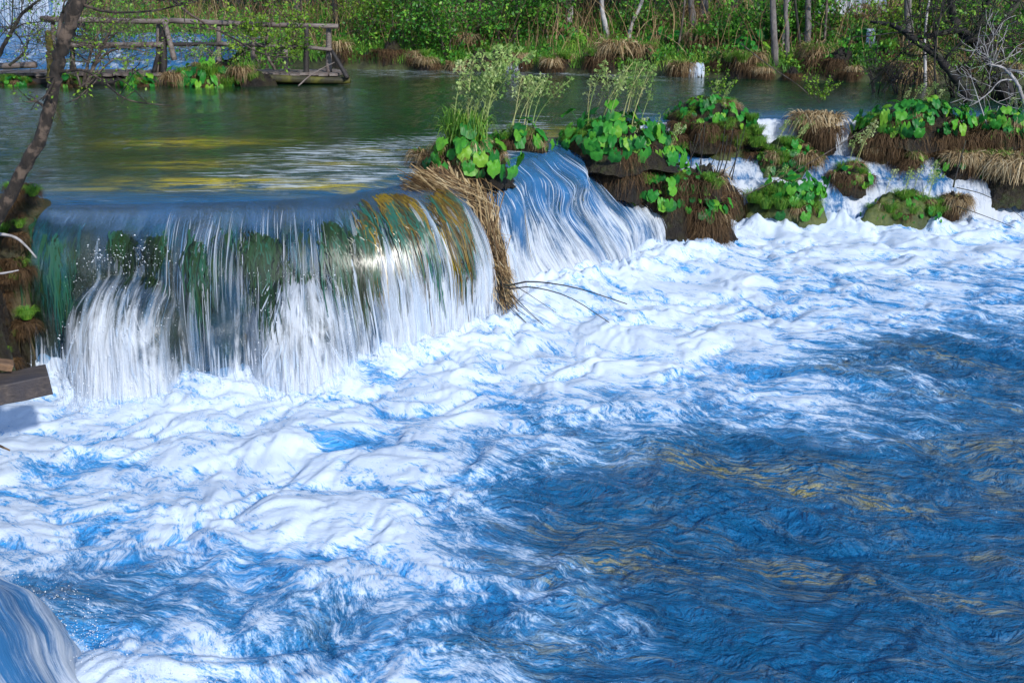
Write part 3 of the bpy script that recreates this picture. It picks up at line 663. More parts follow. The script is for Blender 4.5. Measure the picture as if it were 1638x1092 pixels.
# smooth chute entering at the corner
ch = thing('waterfall', 'smooth streaked water chute at the corner nearest the viewer', 'waterfall')
ks = np.linspace(0, 1, 60); kw = np.linspace(0, 1, 120); KW, KS = np.meshgrid(kw, ks)
d0 = np.array([.80, -.60]); p0 = np.array([-.60, -.80])
e0 = np.array([-3.72, 5.60])
Lc = 2.9 * KS
hump = 0.10 * np.sin(np.pi * np.clip(KW, 0, 1)) ** .6 + 0.10 * np.exp(-((KW - .35) / .1) ** 2) - .07 * np.exp(-((KW - .22) / .06) ** 2)
cz = -0.70 - 0.85 * KS ** 1.35 + hump * (1 - .5 * KS) + 0.02 * fbm(KW * 8, KS * 1.2, 3, 171)
edge = (1 - KW) ** 2 * (.16 * fbm(KS * 3.5, KS * 0 + .5, 3, 175) - .10 * np.sin(KS * 3))
chx = e0[0] + d0[0] * Lc - p0[0] * edge + p0[0] * KW * 1.5 + .18 * KS * KW; chy = e0[1] + d0[1] * Lc - p0[1] * edge + p0[1] * KW * 1.5
cz = (LOW - .12) + (cz - LOW + .12) * sstep(0, .2, KW) * (1 - .75 * sstep(.75, 1, KS))
obj('water_sheet', np.stack([chx, chy, cz], -1), grid_faces(60, 120), M['fall'], ch,
    attrs={'across': KW * 1.6, 'along': KS * 1.6, 'foam': .30 + .3 * KS - .2 * np.exp(-((KW - .36) / .07) ** 2) + .2 * fbm(KW * 5, KS * 1.5, 2, 173) + .5 * sstep(.22, .05, KW), 'clear': KS * 0 + .05})
cp = np.stack([chx[12:, :8], chy[12:, :8], cz[12:, :8]], -1)
drops('water_drops', ch, cp, 2600, (.07, .06, .03), .0045, .16)
drops('water_drops', ch, np.stack([chx[52:], chy[52:], cz[52:]], -1), 1200, (.08, .08, .03), .0045, .12)

# ------------------------------------------------------------------ plant building blocks (shared meshes)
def leaf_mesh(seed):
    r = np.random.default_rng(seed); mb = MB()
    L = 0.9 + 0.6 * r.random(); k = np.linspace(0, 1, 5)
    pth = np.stack([0.35 * k ** 2, 0.04 * np.sin(k * 3 + seed), L * k], 1)
    mb.add(*tube(pth, 0.045 - 0.02 * k, 3, False))
    n = 16; th = np.linspace(-np.pi, np.pi, n, endpoint=False)
    R = (0.62 + 0.42 * np.abs(np.cos((th) / 2)) ** .8) * (1 - 0.75 * np.exp(-((np.abs(th) - np.pi) / .28) ** 2)) * (1 + 0.10 * np.sin(th * 7 + seed) + .05 * r.normal(0, 1, n))
    tip = pth[-1]; rows_ = [np.zeros((1, 3))]
    for f in (0.5, 1.0):
        x = R * np.cos(th) * f + .12; y = R * np.sin(th) * f
        z = 0.16 * f * f * np.abs(np.sin(th * 1.0)) - 0.20 * f * f + .06 * f * np.sin(th * 5 + seed)
        rows_.append(np.stack([x, y, z], 1))
    B = np.concatenate(rows_) * (np.array([1.35, .72, 1]) if seed >= 5 else 1); a = r.normal(0.25, .2); c, s = math.cos(a), math.sin(a)
    B = np.stack([B[:, 0] * c + B[:, 2] * s, B[:, 1], -B[:, 0] * s + B[:, 2] * c], 1) + tip
    i = np.arange(n); j = (i + 1) % n
    mb.add(B, [np.stack([0 * i, 1 + i, 1 + j], 1), np.stack([1 + i, 1 + n + i, 1 + n + j, 1 + j], 1)])
    return mb.mesh('leaf', M['leaf'])
LEAVES = [leaf_mesh(i) for i in range(7)]
def stem_mesh(seed, curve=0.25):
    r = np.random.default_rng(seed); k = np.linspace(0, 1, 8)
    pth = np.stack([curve * k ** 2.2, 0.03 * np.sin(k * 4 + seed), k], 1)
    a = MB().add(*tube(pth, (0.0095 - 0.005 * k), 5)); b = MB()
    for i in range(14):
        f = 0.45 + .5 * r.random(); p = np.array([np.interp(f, k, pth[:, c]) for c in range(3)]); an = r.random() * 6.28
        e = p + .05 * np.array([math.cos(an), math.sin(an), .8]); g = e + .02 * np.array([math.cos(an), math.sin(an), -1.4])
        a.add(*tube(np.array([p, e, g]), [.004, .003, .002], 3, False))
    for i in range(24):
        f = 0.62 + .40 * r.random() ** .8; p = np.array([np.interp(min(f, 1), k, pth[:, c]) for c in range(3)])
        an = r.random() * 6.28; ln = .03 + .09 * (1.05 - f) + .02 * r.random()
        e = p + ln * np.array([math.cos(an), math.sin(an), .9]); g = e + ln * .7 * np.array([math.cos(an), math.sin(an), -.4])
        b.add(*tube(np.array([p, e, g]), [.003, .003, .002], 3, False))
        for q in range(5):
            c = g + r.normal(0, .009, 3); s = .012 + .009 * r.random()
            w = nrm(r.normal(0, 1, (2, 3))) * s
            b.add(np.array([c - w[0], c - w[1], c + w[0], c + w[1]]), np.array([[0, 1, 2, 3]]))
    return a.mesh('flower_stem', M['stem']), b.mesh('flower_head', M['flower'])
STEMS = [stem_mesh(50 + i, c) for i, c in enumerate((.12, .25, .38, .18, .5))]
def tuft_mesh(seed, n, h, r0, reach, droop, mat, w=.006, name='blades', K=6, var=(0, 1)):
    r = np.random.default_rng(seed); th = r.random(n) * 2 * np.pi; q = r.random(n)
    k = np.linspace(0, 1, K)[None]
    R = r0 * np.sqrt(r.random(n))[:, None] + (reach * (0.35 + .65 * q))[:, None] * k ** .9
    hh = h * (0.5 + .5 * r.random(n))
    z = hh[:, None] * (np.sin(np.minimum(k * 1.1, 1) * np.pi * .5) - droop * (0.6 + .8 * r.random(n))[:, None] * k ** 2.4)
    tt = th[:, None] + r.normal(0, .35, n)[:, None] * k
    P = np.stack([R * np.cos(tt), R * np.sin(tt), z], -1)
    a = r.random(n)[:, None] * 1.2 - .6
    S = np.stack([-np.sin(th)[:, None] * np.cos(a) + 0 * k, np.cos(th)[:, None] * np.cos(a) + 0 * k, np.sin(a) + 0 * k], -1)
    V, F = ribbons(P, (w * (0.5 + r.random(n)))[:, None] * (1 - .85 * k ** 2), S)
    v = var[0] + (var[1] - var[0]) * (0.6 * r.random(n) + .4 * q)
    return make_mesh(name, V, F, mat, False, {'var': np.repeat(v, 2 * K)})
DRY = [tuft_mesh(70 + i, 300, .44, .11, .40, 1.15, M['dry'], .0085, 'dry_blades') for i in range(3)]
DRYL = [tuft_mesh(75 + i, 260, .38, .12, .38, .95, M['dry'], .0085, 'dry_blades', var=(.35, 1)) for i in range(2)]
GREEN = [tuft_mesh(80 + i, 260, .42, .12, .26, .45, M['grass'], .005, 'green_blades') for i in range(3)]
ROOTS = [tuft_mesh(90 + i, 340, .26, .2, .34, 2.2, M['dry'], .006, 'roots', var=(0, .42)) for i in range(2)]
MOUNDS = {}
def mound_obj(parent, rx, ry, h, mat, z=0.0, name='root_mound'):
    key = (mat, random.randrange(4))
    if key not in MOUNDS:
        V, F = mound(1, 1, key[1] * 7 + len(mat)); MOUNDS[key] = make_mesh(name, V, F, M[mat])
    o = link(name, MOUNDS[key], parent, (0, 0, z)); o.scale = (rx, ry, h); o.rotation_euler[2] = random.random() * .6 - .3
    return o
def add_leaves(parent, n, rx, ry, h, size, c=(0, 0, 0), face_=None, tmax=1.0, spread=0.35):
    for i in range(int(n * 1.75)):
        t_ = (random.random() ** .7) * tmax * math.pi / 2; th = random.random() * 2 * math.pi
        if face_ is not None and random.random() < .75: th = face_ + random.gauss(0, .9)
        o = link('leaf', random.choice(LEAVES), parent)
        o.location = (c[0] + rx * math.sin(t_) * math.cos(th), c[1] + ry * math.sin(t_) * math.sin(th), c[2] + h * math.cos(t_) - .03)
        s = size * .60 * random.uniform(.5, 1.35); o.scale = (s, s, s * random.uniform(.8, 2.0))
        o.rotation_euler = (random.gauss(0, .2), min(1.35, t_ * .75) + random.gauss(0, .15), th + random.gauss(0, spread))
def add_stems(parent, n, rx, ry, h0, h1, c=(0, 0, 0), az=None, lean=.2):
    for i in range(n):
        th = random.random() * 6.28; q = math.sqrt(random.random())
        a, b = random.choice(STEMS); s = random.uniform(h0, h1)
        o = link('flower_stem', a, parent, (c[0] + rx * q * math.cos(th), c[1] + ry * q * math.sin(th), c[2]))
        o.scale = (s * .9, s * .9, s); o.rotation_euler = (random.gauss(0, .06), random.gauss(lean, .1), (az if az is not None else random.random() * 6.28) + random.gauss(0, .5))
        link('flower_head', b, o)
def add_tuft(parent, me, s=1.0, c=(0, 0, 0), sz=None):
    o = link(me.name.split('.')[0], me, parent, c, 'stuff'); o.scale = (s, s, sz or s); o.rotation_euler[2] = random.random() * 6.28
    return o
def leafcloud(C, n, spread, size, seed, shade=None):
    r = np.random.default_rng(seed); C = np.asarray(C, float).reshape(-1, 3)
    ci = r.integers(0, len(C), n); p = C[ci] + r.normal(0, 1, (n, 3)) * np.asarray(spread)
    A = nrm(r.normal(0, 1, (n, 3)) + np.array([0, 0, .35])); B = nrm(np.cross(A, r.normal(0, 1, (n, 3)))); s = (size * (.55 + .9 * r.random(n)))[:, None]
    V = np.stack([p - A * s, p + B * s * .55, p + A * s, p - B * s * .55], 1).reshape(-1, 3)
    F = np.arange(n * 4).reshape(n, 4)
    v = np.clip(.2 + .5 * r.random(len(C))[ci] + r.normal(0, .16, n), 0, 1)
    return V, F, np.repeat(v, 4)
def branching(start, direction, length, radius, seed, depth=3, nseg=6, spread=.6, up=.15, gnarl=.35):
    r = np.random.default_rng(seed); out = []; tips = []
    def rec(p, d, L, R, dep):
        pts = [p]; dd = nrm(np.asarray(d, float))
        for i in range(nseg):
            dd = nrm(dd + r.normal(0, gnarl / 3, 3) + np.array([0, 0, up / nseg])); pts.append(pts[-1] + dd * L / nseg)
        pts = np.array(pts); rad = np.linspace(R, R * .45, len(pts)); out.append(tube(pts, np.maximum(rad, .0035), 5 if R > .015 else 4, lump=.12, seed=seed + dep)); tips.append(pts[-1])
        if dep > 0:
            for i in range(2 + (r.random() < .7) + (dep > 1)):
                j = r.integers(2, len(pts)); nd = nrm(pts[j] - pts[j - 1]) + r.normal(0, spread, 3)
                rec(pts[j], nd, L * (.45 + .35 * r.random()), rad[j] * .6, dep - 1)
    rec(np.asarray(start, float), direction, length, radius, depth)
    return out, np.array(tips)

PG = 'leafy plants on the dam'
def butterbur(label, loc, rx, ry, h, nleaf, size, nstem=0, sh=(.5, .9), mat='soil', mh=None, face_=-math.pi / 2, az=0.0, group=PG, tmax=1.0, name='butterbur_plant', lean=.2):
    o = thing(name, label, 'plant', loc, 0, group)
    mound_obj(o, rx * .95, ry * .95, mh or h, mat)
    for i in range(int(8 + 24 * rx)):
        a_ = random.random() * 6.28; q_ = math.sqrt(random.random()); add_tuft(o, random.choice(GREEN + GREEN + DRY), random.uniform(.28, .5), (rx * q_ * math.cos(a_), ry * q_ * math.sin(a_), (mh or h) * (1 - q_ ** 2.3) * .9))
    for i in range(int(4 + 8 * rx) if mat == 'soil' else 2):
        a_ = random.random() * 6.28; add_tuft(o, random.choice(ROOTS), random.uniform(.35, .6), (rx * .75 * math.cos(a_), ry * .75 * math.sin(a_), (mh or h) * random.uniform(.0, .45)))
    add_leaves(o, nleaf, rx, ry, h, size, face_=face_, tmax=tmax)
    add_stems(o, nstem, rx * .6, ry * .6, sh[0], sh[1], (0, 0, h * .6), az, lean)
    return o

# ------------------------------------------------------------------ hanging straw tussock between the two falls
pt = PZ(735, 262, 0.02)
ht = thing('straw_tussock', 'straw tussock trailing down the rock between the two big falls', 'grass tussock', pt)
mound_obj(ht, .50, .34, .17, 'soil', -.05)
n = 1000; top = np.stack([PZ(645 + 150 * q, 292 - 40 * q, .03) for q in RNG.random(n)]); top += RNG.normal(0, .05, (n, 3))
q = RNG.random(n)
m1 = np.stack([PY(735 + 40 * v, 325 + 25 * w, 10.0) for v, w in zip(RNG.random(n), RNG.random(n))]) + RNG.normal(0, .075, (n, 3)) + np.array([0, -.12, 0])
m2 = np.stack([PY(770 + 18 * w, 375 + 60 * v, 9.75 - .1 * v) for v, w in zip(RNG.random(n), RNG.random(n))]) + RNG.normal(0, .06, (n, 3))
e2 = np.stack([PY(778 + 40 * v, 410 + 85 * v ** 1.5, 9.62 - .15 * v) for v in RNG.random(n) ** 2.2]) + RNG.normal(0, .06, (n, 3))
kk = np.linspace(0, 3, 10); P = np.zeros((n, 10, 3)); ctrl = np.stack([top, m1, m2, e2], 1)
for j, v in enumerate(kk):
    i = min(int(v), 2); f = v - i; f = f * f * (3 - 2 * f) * .4 + f * .6
    P[:, j] = ctrl[:, i] * (1 - f) + ctrl[:, i + 1] * f
P[:, 1:4, 2] += .05 * RNG.random((n, 1)); P -= pt
S = np.broadcast_to(np.array([1.0, .25, .1]), P.shape)
V, F = ribbons(P, (.004 + .004 * RNG.random(n))[:, None] * (1 - .5 * np.linspace(0, 1, 10)), nrm(S))
obj('dry_blades', V, F, M['dry'], ht, 'stuff', smooth=False, attrs={'var': np.repeat(.15 + .8 * RNG.random(n), 20)})
for cx, cyy in ((-.38, .02), (-.2, -.1), (0, -.16), (.18, -.1), (-.3, -.15)):
    add_tuft(ht, random.choice(DRY), .55, (cx, cyy, .02))
add_tuft(ht, GREEN[0], .5, (-.05, -.2, 0)); add_tuft(ht, GREEN[1], .45, (.2, -.05, 0)); add_tuft(ht, GREEN[2], .35, (-.42, .1, .05))
for i in range(12):
    q_ = random.random(); c_ = PY(772 + 34 * q_ + random.gauss(0, 6), 350 + 140 * q_, 9.85 - .25 * q_) - pt; add_tuft(ht, random.choice(ROOTS + DRY), random.uniform(.25, .42), c_)
sk0 = PY(778, 405, 9.62)
def stick(label, pix, r0, mat='bark_dark', twigs=0, cat='twig', Yv=None, name='bare_twig', z=None):
    pts = np.array([PY(x, y, Yy) for x, y, Yy in pix]); p = smooth_path(pts, 14)
    o = tag(obj(name, *tube(p, np.linspace(r0, r0 * .4, 14), 5, lump=.15, seed=int(pix[0][0])), M[mat]), label, cat)
    return o
stick('long dark twig arching over the foam, upper of the pair below the straw tussock', [(785, 420, 9.6), (805, 455, 9.45), (850, 450, 9.3), (920, 460, 9.1), (1003, 486, 8.9)], .011)
stick('dark twig dipping into the foam, lower of the pair below the straw tussock', [(783, 425, 9.6), (808, 460, 9.4), (850, 459, 9.2), (910, 475, 9.0), (975, 516, 8.8)], .009)
stick('thin straight dark twig pointing down at the splash under the straw tussock', [(775, 405, 9.65), (800, 440, 9.5), (845, 470, 9.4), (890, 500, 9.3)], .006)
for i, (dx, dy) in enumerate(((0, 0), (14, -8), (-8, -18), (6, 6), (22, -2))):
    o = stick('slim dark stalk in the bundle trailing from the foot of the straw tussock', [(778 + dx * .2, 408, 9.62), (790 + dx * .5, 448, 9.5), (815 + dx, 490 + dy * .6, 9.4), (848 + dx, 522 + dy, 9.3)], .006)
    o['group'] = 'bundle of dark stalks below the straw tussock'
bt = butterbur('leafy plant with tall pale flower stems standing on the hanging straw tussock', PZ(748, 262, .06), .36, .26, .22, 44, .12, 15, (.75, 1.12), face_=-1.4, az=0, lean=.14)
for c_ in ((.05, 0, .1), (-.1, .1, .1)): add_tuft(bt, random.choice(GREEN), random.uniform(.7, .9), c_, 1.5)
butterbur('small leafy clump with slender stems just behind the straw tussock', PZ(832, 232, .03), .30, .2, .14, 18, .12, 7, (.6, .85), face_=-1.2, az=.2, lean=.15)

# ------------------------------------------------------------------ plants and islets of the dam
b = butterbur('largest bushy clump of round leaves and pale flower heads beside the white slide', PZ(978, 232, -.05), .62, .5, .34, 78, .12, 17, (.5, .85), mh=.28, az=.3, lean=.05)
add_leaves(b, 40, .35, .3, .25, .11, (.5, 0, -.2), face_=-1.0); add_leaves(b, 26, .3, .25, .2, .10, (.9, 0, -.5), face_=-1.0)
for q in ((.4, .15, -.40, .42), (.8, .1, -.75, .4), (1.15, .1, -1.05, .4), (.1, -.05, -.25, .38)):
    mound_obj(b, .40, .40, q[3], 'soil').location = q[:3]
    for i in range(18):
        a_ = random.gauss(-1.2, 1.0); add_tuft(b, random.choice(ROOTS), random.uniform(.45, .8), (q[0] + .24 * math.cos(a_), q[1] + .24 * math.sin(a_), q[2] + q[3] * random.uniform(-.5, .8)))
    for i in range(9):
        a_ = random.random() * 6.28; add_tuft(b, random.choice(GREEN + DRY + DRY), random.uniform(.3, .5), (q[0] + .3 * math.cos(a_), q[1] + .3 * math.sin(a_), q[2] + q[3] * random.uniform(.2, .7)))
add_leaves(b, 30, .3, .2, .3, .10, (.55, -.2, -.65), face_=-1.3); add_leaves(b, 24, .3, .2, .3, .09, (1.1, -.1, -.85), face_=-1.3)
for i in range(22): add_tuft(b, random.choice(GREEN + GREEN + ROOTS), random.uniform(.35, .6), (random.uniform(.1, 1.4), random.uniform(-.35, .0), random.uniform(-1.0, -.3)))
add_stems(b, 8, .3, .2, .35, .5, (.5, -.2, -.1), .3, .1)
b = butterbur('low bright green leafy cushion behind the dark dead stalks', PY(1135, 200, 15.4), .62, .4, .36, 75, .085, 3, (.3, .45), mh=.34)
mound_obj(b, .8, .5, .3, 'moss', -.45); [add_tuft(b, random.choice(GREEN + ROOTS), random.uniform(.4, .65), (random.uniform(-.7, .7), random.uniform(-.5, -.25), random.uniform(-.4, .1))) for _ in range(30)]
b = butterbur('leafy clump fringed with straw in the middle of the upper cascade', PT(1255, 262), .46, .35, .30, 40, .085, 6, (.35, .55), mat='moss')
for c in ((.2, -.3, .08), (.35, -.2, .03), (-.1, -.3, .08), (0, -.1, .25)): add_tuft(b, random.choice(DRY + GREEN), .6, c)
b = butterbur('wide bank of round leaves on a dark dripping rock beneath the crooked tree', PY(1462, 205, 15.25), .82, .42, .32, 95, .115, 5, (.3, .5), mh=.26)
for dx in (-.5, -.1, .3, .65): mound_obj(b, .36, .3, .5, 'rock', -.55).location = (dx, -.05, -.62); [add_tuft(b, random.choice(ROOTS), random.uniform(.6, .9), (dx + random.gauss(0, .12), -.22, random.uniform(-.3, 0))) for _ in range(5)]
b = butterbur('round-leaved clump on the dark rock at the frame edge', PY(1606, 208, 15.25), .42, .36, .26, 46, .11, 2, (.3, .4), mh=.22)
for dx in (-.15, .25): mound_obj(b, .36, .3, .5, 'rock', -.55).location = (dx, -.05, -.62); [add_tuft(b, random.choice(ROOTS), random.uniform(.6, .9), (dx + random.gauss(0, .12), -.22, random.uniform(-.3, 0))) for _ in range(5)]
b = butterbur('grassy islet with a tuft of bright leaves nearest the white slide', PT(1250, 338), .56, .36, .34, 12, .10, 0, mat='moss')
add_leaves(b, 40, .32, .26, .3, .115, (.18, -.05, .22), face_=-1.4); add_stems(b, 3, .2, .1, .3, .4, (-.2, 0, .3), 0, .1)
for c in ((-.3, -.28, .1), (-.1, -.33, .1), (.1, -.33, .08), (-.45, -.1, .15), (.4, -.2, .02), (-.15, -.2, .25)): add_tuft(b, random.choice(GREEN), .62, c)
b = butterbur('mossy islet bearing a row of slim flower stems at the cascade foot', PT(1447, 346), .62, .30, .30, 24, .07, 8, (.42, .6), mat='moss', az=0, lean=.05)
for c in ((-.3, -.2, .1), (0, -.25, .08), (.3, -.2, .05), (.15, -.1, .2), (-.1, 0, .25)): add_tuft(b, random.choice(GREEN), .5, c)
b = butterbur('small dark leafy tuft with one tall stem between the two front islets', PT(1362, 288), .25, .22, .2, 18, .085, 3, (.5, .75), lean=.05)
b = butterbur('single sprig with yellow spike in front of the dark rock', PT(1457, 262), .12, .1, .1, 6, .09, 1, (.35, .4))
def tussock(label, loc, s, dry=2, green=1, group='straw tussocks on the dam', mh=.3, mat='soil', light=False, r=.3, sz=None):
    o = thing('straw_tussock', label, 'grass tussock', loc, 0, group)
    mound_obj(o, r * s * .85, r * s * .85, mh * s, mat, -.02)
    for i in range(3):
        a_ = random.random() * 6.28; add_tuft(o, random.choice(ROOTS), s * random.uniform(.6, .9), (.16 * r / .3 * s * math.cos(a_), .16 * r / .3 * s * math.sin(a_), mh * s * .3))
    for i in range(dry): add_tuft(o, random.choice(DRYL if light else DRY), s * random.uniform(.85, 1.1), (random.gauss(0, .1) * s, random.gauss(0, .1) * s, mh * s * .5), sz)
    for i in range(green): add_tuft(o, random.choice(GREEN), s * random.uniform(.6, .9), (random.gauss(0, .1) * s, random.gauss(0, .1) * s, mh * s * .6))
    return o
tussock('rounded dome of pale straw beyond the middle islets', PT(1307, 218), 1.0, 5, 0, light=True, mh=.28)
tussock('flattened straw clump sprouting green leaves above the streaked chute', PT(1530, 275), .85, 4, 1, light=True)
add_leaves(bpy.data.objects[-1] if False else [o for o in COL.objects if o.get('label', '').startswith('flattened straw')][0], 16, .3, .25, .2, .08)
tussock('large matted heap of straw at the frame edge above the cascade', PT(1612, 290), 1.25, 8, 2, light=True, mh=.22, r=.4)
tussock('pointed dry tussock leaning over the upper cascade', PT(1385, 252), .6, 3, 0, light=True)
tussock('dark straw-draped stump with a bare twig standing in the streaked chute', PT(1520, 345), .62, 4, 1, mh=.5, r=.2)
b = tussock('dead brown root mat heaped beside the foot of the white slide', PT(1125, 325), .9, 2, 0, mh=.5, r=.6)
bs = thing('dead_stalks', 'cluster of straight dark dead stalks stuck in the root mat', 'dead stalks', PZ(1130, 290, -.72))
for i in range(11):
    x = 1085 + i * 9 + random.gauss(0, 5); p1 = PY(x, 285 + random.gauss(0, 6), 14.1) ; p2 = PY(x + 18 + random.gauss(0, 12), 205 + random.gauss(0, 14), 14.2)
    obj('stalk', *tube(smooth_path(np.array([p1, (p1 + p2) / 2 + np.array([.02, 0, .0]), p2]) - np.array(bs.location), 6), np.linspace(.009, .004, 6), 4), M['bark_dark'], bs)
stick('long thin pale twig slanting across the cascade behind the leafy islet', [(1185, 315, 14.0), (1260, 280, 14.1), (1330, 240, 14.2), (1400, 195, 14.3)], .008, 'twig')
stick('dark wire-thin twig arching from the draped stump over the chute, upper one', [(1530, 300, 13.9), (1570, 310, 13.8), (1610, 330, 13.6), (1640, 352, 13.5)], .007)
stick('dark wire-thin twig arching from the draped stump over the chute, lower one', [(1530, 330, 13.8), (1560, 340, 13.7), (1600, 355, 13.5), (1625, 366, 13.4)], .007)
stick('black broken twig standing upright on the straw-draped stump', [(1525, 300, 13.9), (1528, 285, 13.9), (1535, 260, 13.95), (1545, 225, 14.0)], .014)
stick('pale bent twig leaning on the dripping dark rock', [(1584, 215, 15.0), (1572, 180, 15.1), (1562, 150, 15.2), (1552, 120, 15.3)], .010, 'birch')

def sprig(label, pix, Y, n, mat, seed, cat='sprig'):
    o = thing('willow_sprig', label, cat, PY(pix[0][0], pix[0][1], Y), 0, 'yellow-green sprigs')
    L0 = np.array(o.location); mb = MB(); C = []
    for x, y in pix[1:]:
        p = smooth_path(np.array([L0, (L0 + PY(x, y, Y)) / 2 + np.array([random.gauss(0, .05), 0, 0]), PY(x, y, Y)]), 10) - L0
        mb.add(*tube(p, np.linspace(.006, .003, 10), 4)); C.append(p[3:])
    mb.build('stems', M['twig'], o)
    V, F, v = leafcloud(np.concatenate(C), n, (.025, .025, .03), .022, seed); obj('foliage', V, F, mat, o, 'stuff', smooth=False, attrs={'var': v})
sprig('yellow-green willow sprig rising in front of the little bank waterfall', [(1140, 165), (1125, 100), (1150, 95), (1165, 115), (1175, 130)], 16.5, 260, M['young'], 1)
sprig('yellow-green willow sprig rising behind the straw dome', [(1310, 165), (1285, 120), (1305, 125), (1330, 120), (1340, 135)], 17, 300, M['young'], 2)
stick('long bare twig slanting over the pool towards the straw dome', [(1185, 70, 19.5), (1230, 105, 19), (1275, 135, 18.6), (1300, 158, 18.3)], .012, 'twig')

# ------------------------------------------------------------------ far bank
def on_bank(x, ypx, d0=0.0):
    """bank point seen near photo column x, d0 metres in from the waterline"""
    Y = 24.0
    for _ in range(8):
        X = (x - 819) / FPX * (Y * CP + 0.5); Y = float(bank_y(X)) + d0
    X = (x - 819) / FPX * (Y * CP + 0.5)
    return np.array([X, Y, float(ground_z(X, Y))])
TG = 'tussocks along the far bank'
ORD = 'first second third fourth fifth sixth seventh eighth ninth tenth eleventh twelfth thirteenth fourteenth fifteenth sixteenth seventeenth eighteenth nineteenth twentieth'.split()
k = 0
for x in range(545, 1660, 36):
    if 1095 < x < 1130: continue
    p = on_bank(x + random.gauss(0, 8), 0, random.uniform(-.15, .9)); s = random.uniform(.55, 1.5)
    k += 1
    tussock('shaggy grass tussock at the far waterline, %s %s' % ((ORD[k - 1], 'from the boardwalk end') if k < 16 else (ORD[30 - k if 30 - k >= 0 else 0], 'back from the crooked dark tree end')), p - np.array([0, 0, .05]), s, random.choice((0, 1, 2, 2)), random.choice((0, 1, 2)), TG, light=random.random() < .5)
for i in range(34):
    p = on_bank(random.uniform(560, 1640), 0, random.uniform(1.2, 5.0))
    tussock('grass tussock tucked among the greenery up the far bank', p, random.uniform(.8, 1.4), random.choice((0, 1, 2)), random.choice((1, 2)), TG, light=random.random() < .4)
r = np.random.default_rng(5)
n = 26000; X = r.uniform(-15, 17, n); D = .15 + 7 * r.random(n) ** 1.3; Yq = bank_y(X) + D
patch = fbm(X * .55, Yq * .55, 3, 201); keep = (patch > -.12); X, Yq, D = X[keep], Yq[keep], D[keep]; n = len(X)
C = np.stack([X, Yq, ground_z(X, Yq) + .02 + .38 * r.random(n) ** 1.4 * (1 + .8 * fbm(X, Yq, 2, 203))], -1)
V, F, v = leafcloud(C, n * 2, (.05, .05, .05), .045, 205); vv_ = np.clip(.45 + .5 * fbm(V[:, 0] * .7, V[:, 1] * .7, 2, 207) + (v - .45) * .8, 0, 1)
o = obj('undergrowth', V, F, M['foliage'], None, 'stuff', smooth=False, attrs={'var': vv_}); tag(o, 'low green undergrowth carpeting the far bank', 'undergrowth')
n = 26000; X = r.uniform(-15, 17, n); Yq = bank_y(X) + .1 + 6 * r.random(n) ** 1.2; k_ = np.linspace(0, 1, 4)[None]
hh = .12 + .3 * r.random(n); dx = r.normal(0, .14, n); dy = r.normal(0, .14, n)
P = np.stack([X[:, None] + dx[:, None] * k_ ** 1.6, Yq[:, None] + dy[:, None] * k_ ** 1.6, ground_z(X, Yq)[:, None] + hh[:, None] * (k_ - .25 * k_ ** 3)], -1)
V, F = ribbons(P, .009 * (1 - .85 * k_) * np.ones((n, 1)), np.broadcast_to(np.array([1.0, 0, 0]), P.shape))
o = obj('grass', V, F, M['grass'], None, 'stuff', smooth=False, attrs={'var': np.repeat(np.clip(.5 + .4 * fbm(X * .8, Yq * .8, 2, 209) + r.normal(0, .15, n), 0, 1), 8)}); tag(o, 'green grass between the tussocks of the far bank', 'grass')
n = 3600; X = r.uniform(-15, 18, n); Yq = bank_y(X) + .6 + 6 * r.random(n); k_ = np.linspace(0, 1, 6)[None]
hh = .5 + 1.5 * r.random(n); dx = r.normal(0, .45, n); dy = r.normal(0, .3, n)
P = np.stack([X[:, None] + dx[:, None] * k_ ** 1.5 + .04 * np.sin(k_ * 6 + X[:, None] * 9), Yq[:, None] + dy[:, None] * k_, ground_z(X, Yq)[:, None] + hh[:, None] * (k_ - .3 * k_ ** 2.5)], -1)
V, F = ribbons(P, (.004 + .008 * r.random(n) ** 2)[:, None] * (1 - .6 * k_), np.broadcast_to(np.array([1.0, 0, 0]), P.shape))
o = obj('brushwood', V, F, M['dry'], None, 'stuff', smooth=False, attrs={'var': np.repeat(.05 + .75 * r.random(n), 12)}); tag(o, 'tangle of bare grey brushwood on the far bank', 'brushwood')

def shrub(label, loc, h, w, n, seed, mat='foliage', size=.045, nst=9, group='shrubs on the far bank', bark='twig', lean=(0, 0)):
    o = thing('shrub', label, 'shrub', loc, 0, group); mb = MB(); C = []
    rr = np.random.default_rng(seed)
    for i in range(nst):
        a = rr.random() * 6.28; d = np.array([math.cos(a) * .55 + lean[0], math.sin(a) * .4 + lean[1], 1.0])
        tb, tips = branching((math.cos(a) * .08, math.sin(a) * .08, -.05), d, h * rr.uniform(.6, 1), .016, seed * 31 + i, 2, 5, .7, .1)
        for q in tb: mb.add(*q); C.append(q[0][: (len(q[0]) - 2)][::3])
    mb.build('stems', M[bark], o)
    C = np.concatenate(C); C = C[C[:, 2] > .12 * h]
    V, F, v = leafcloud(C, n, (w, w, w), size, seed); obj('foliage', V, F, M[mat], o, 'stuff', smooth=False, attrs={'var': v})
    return o
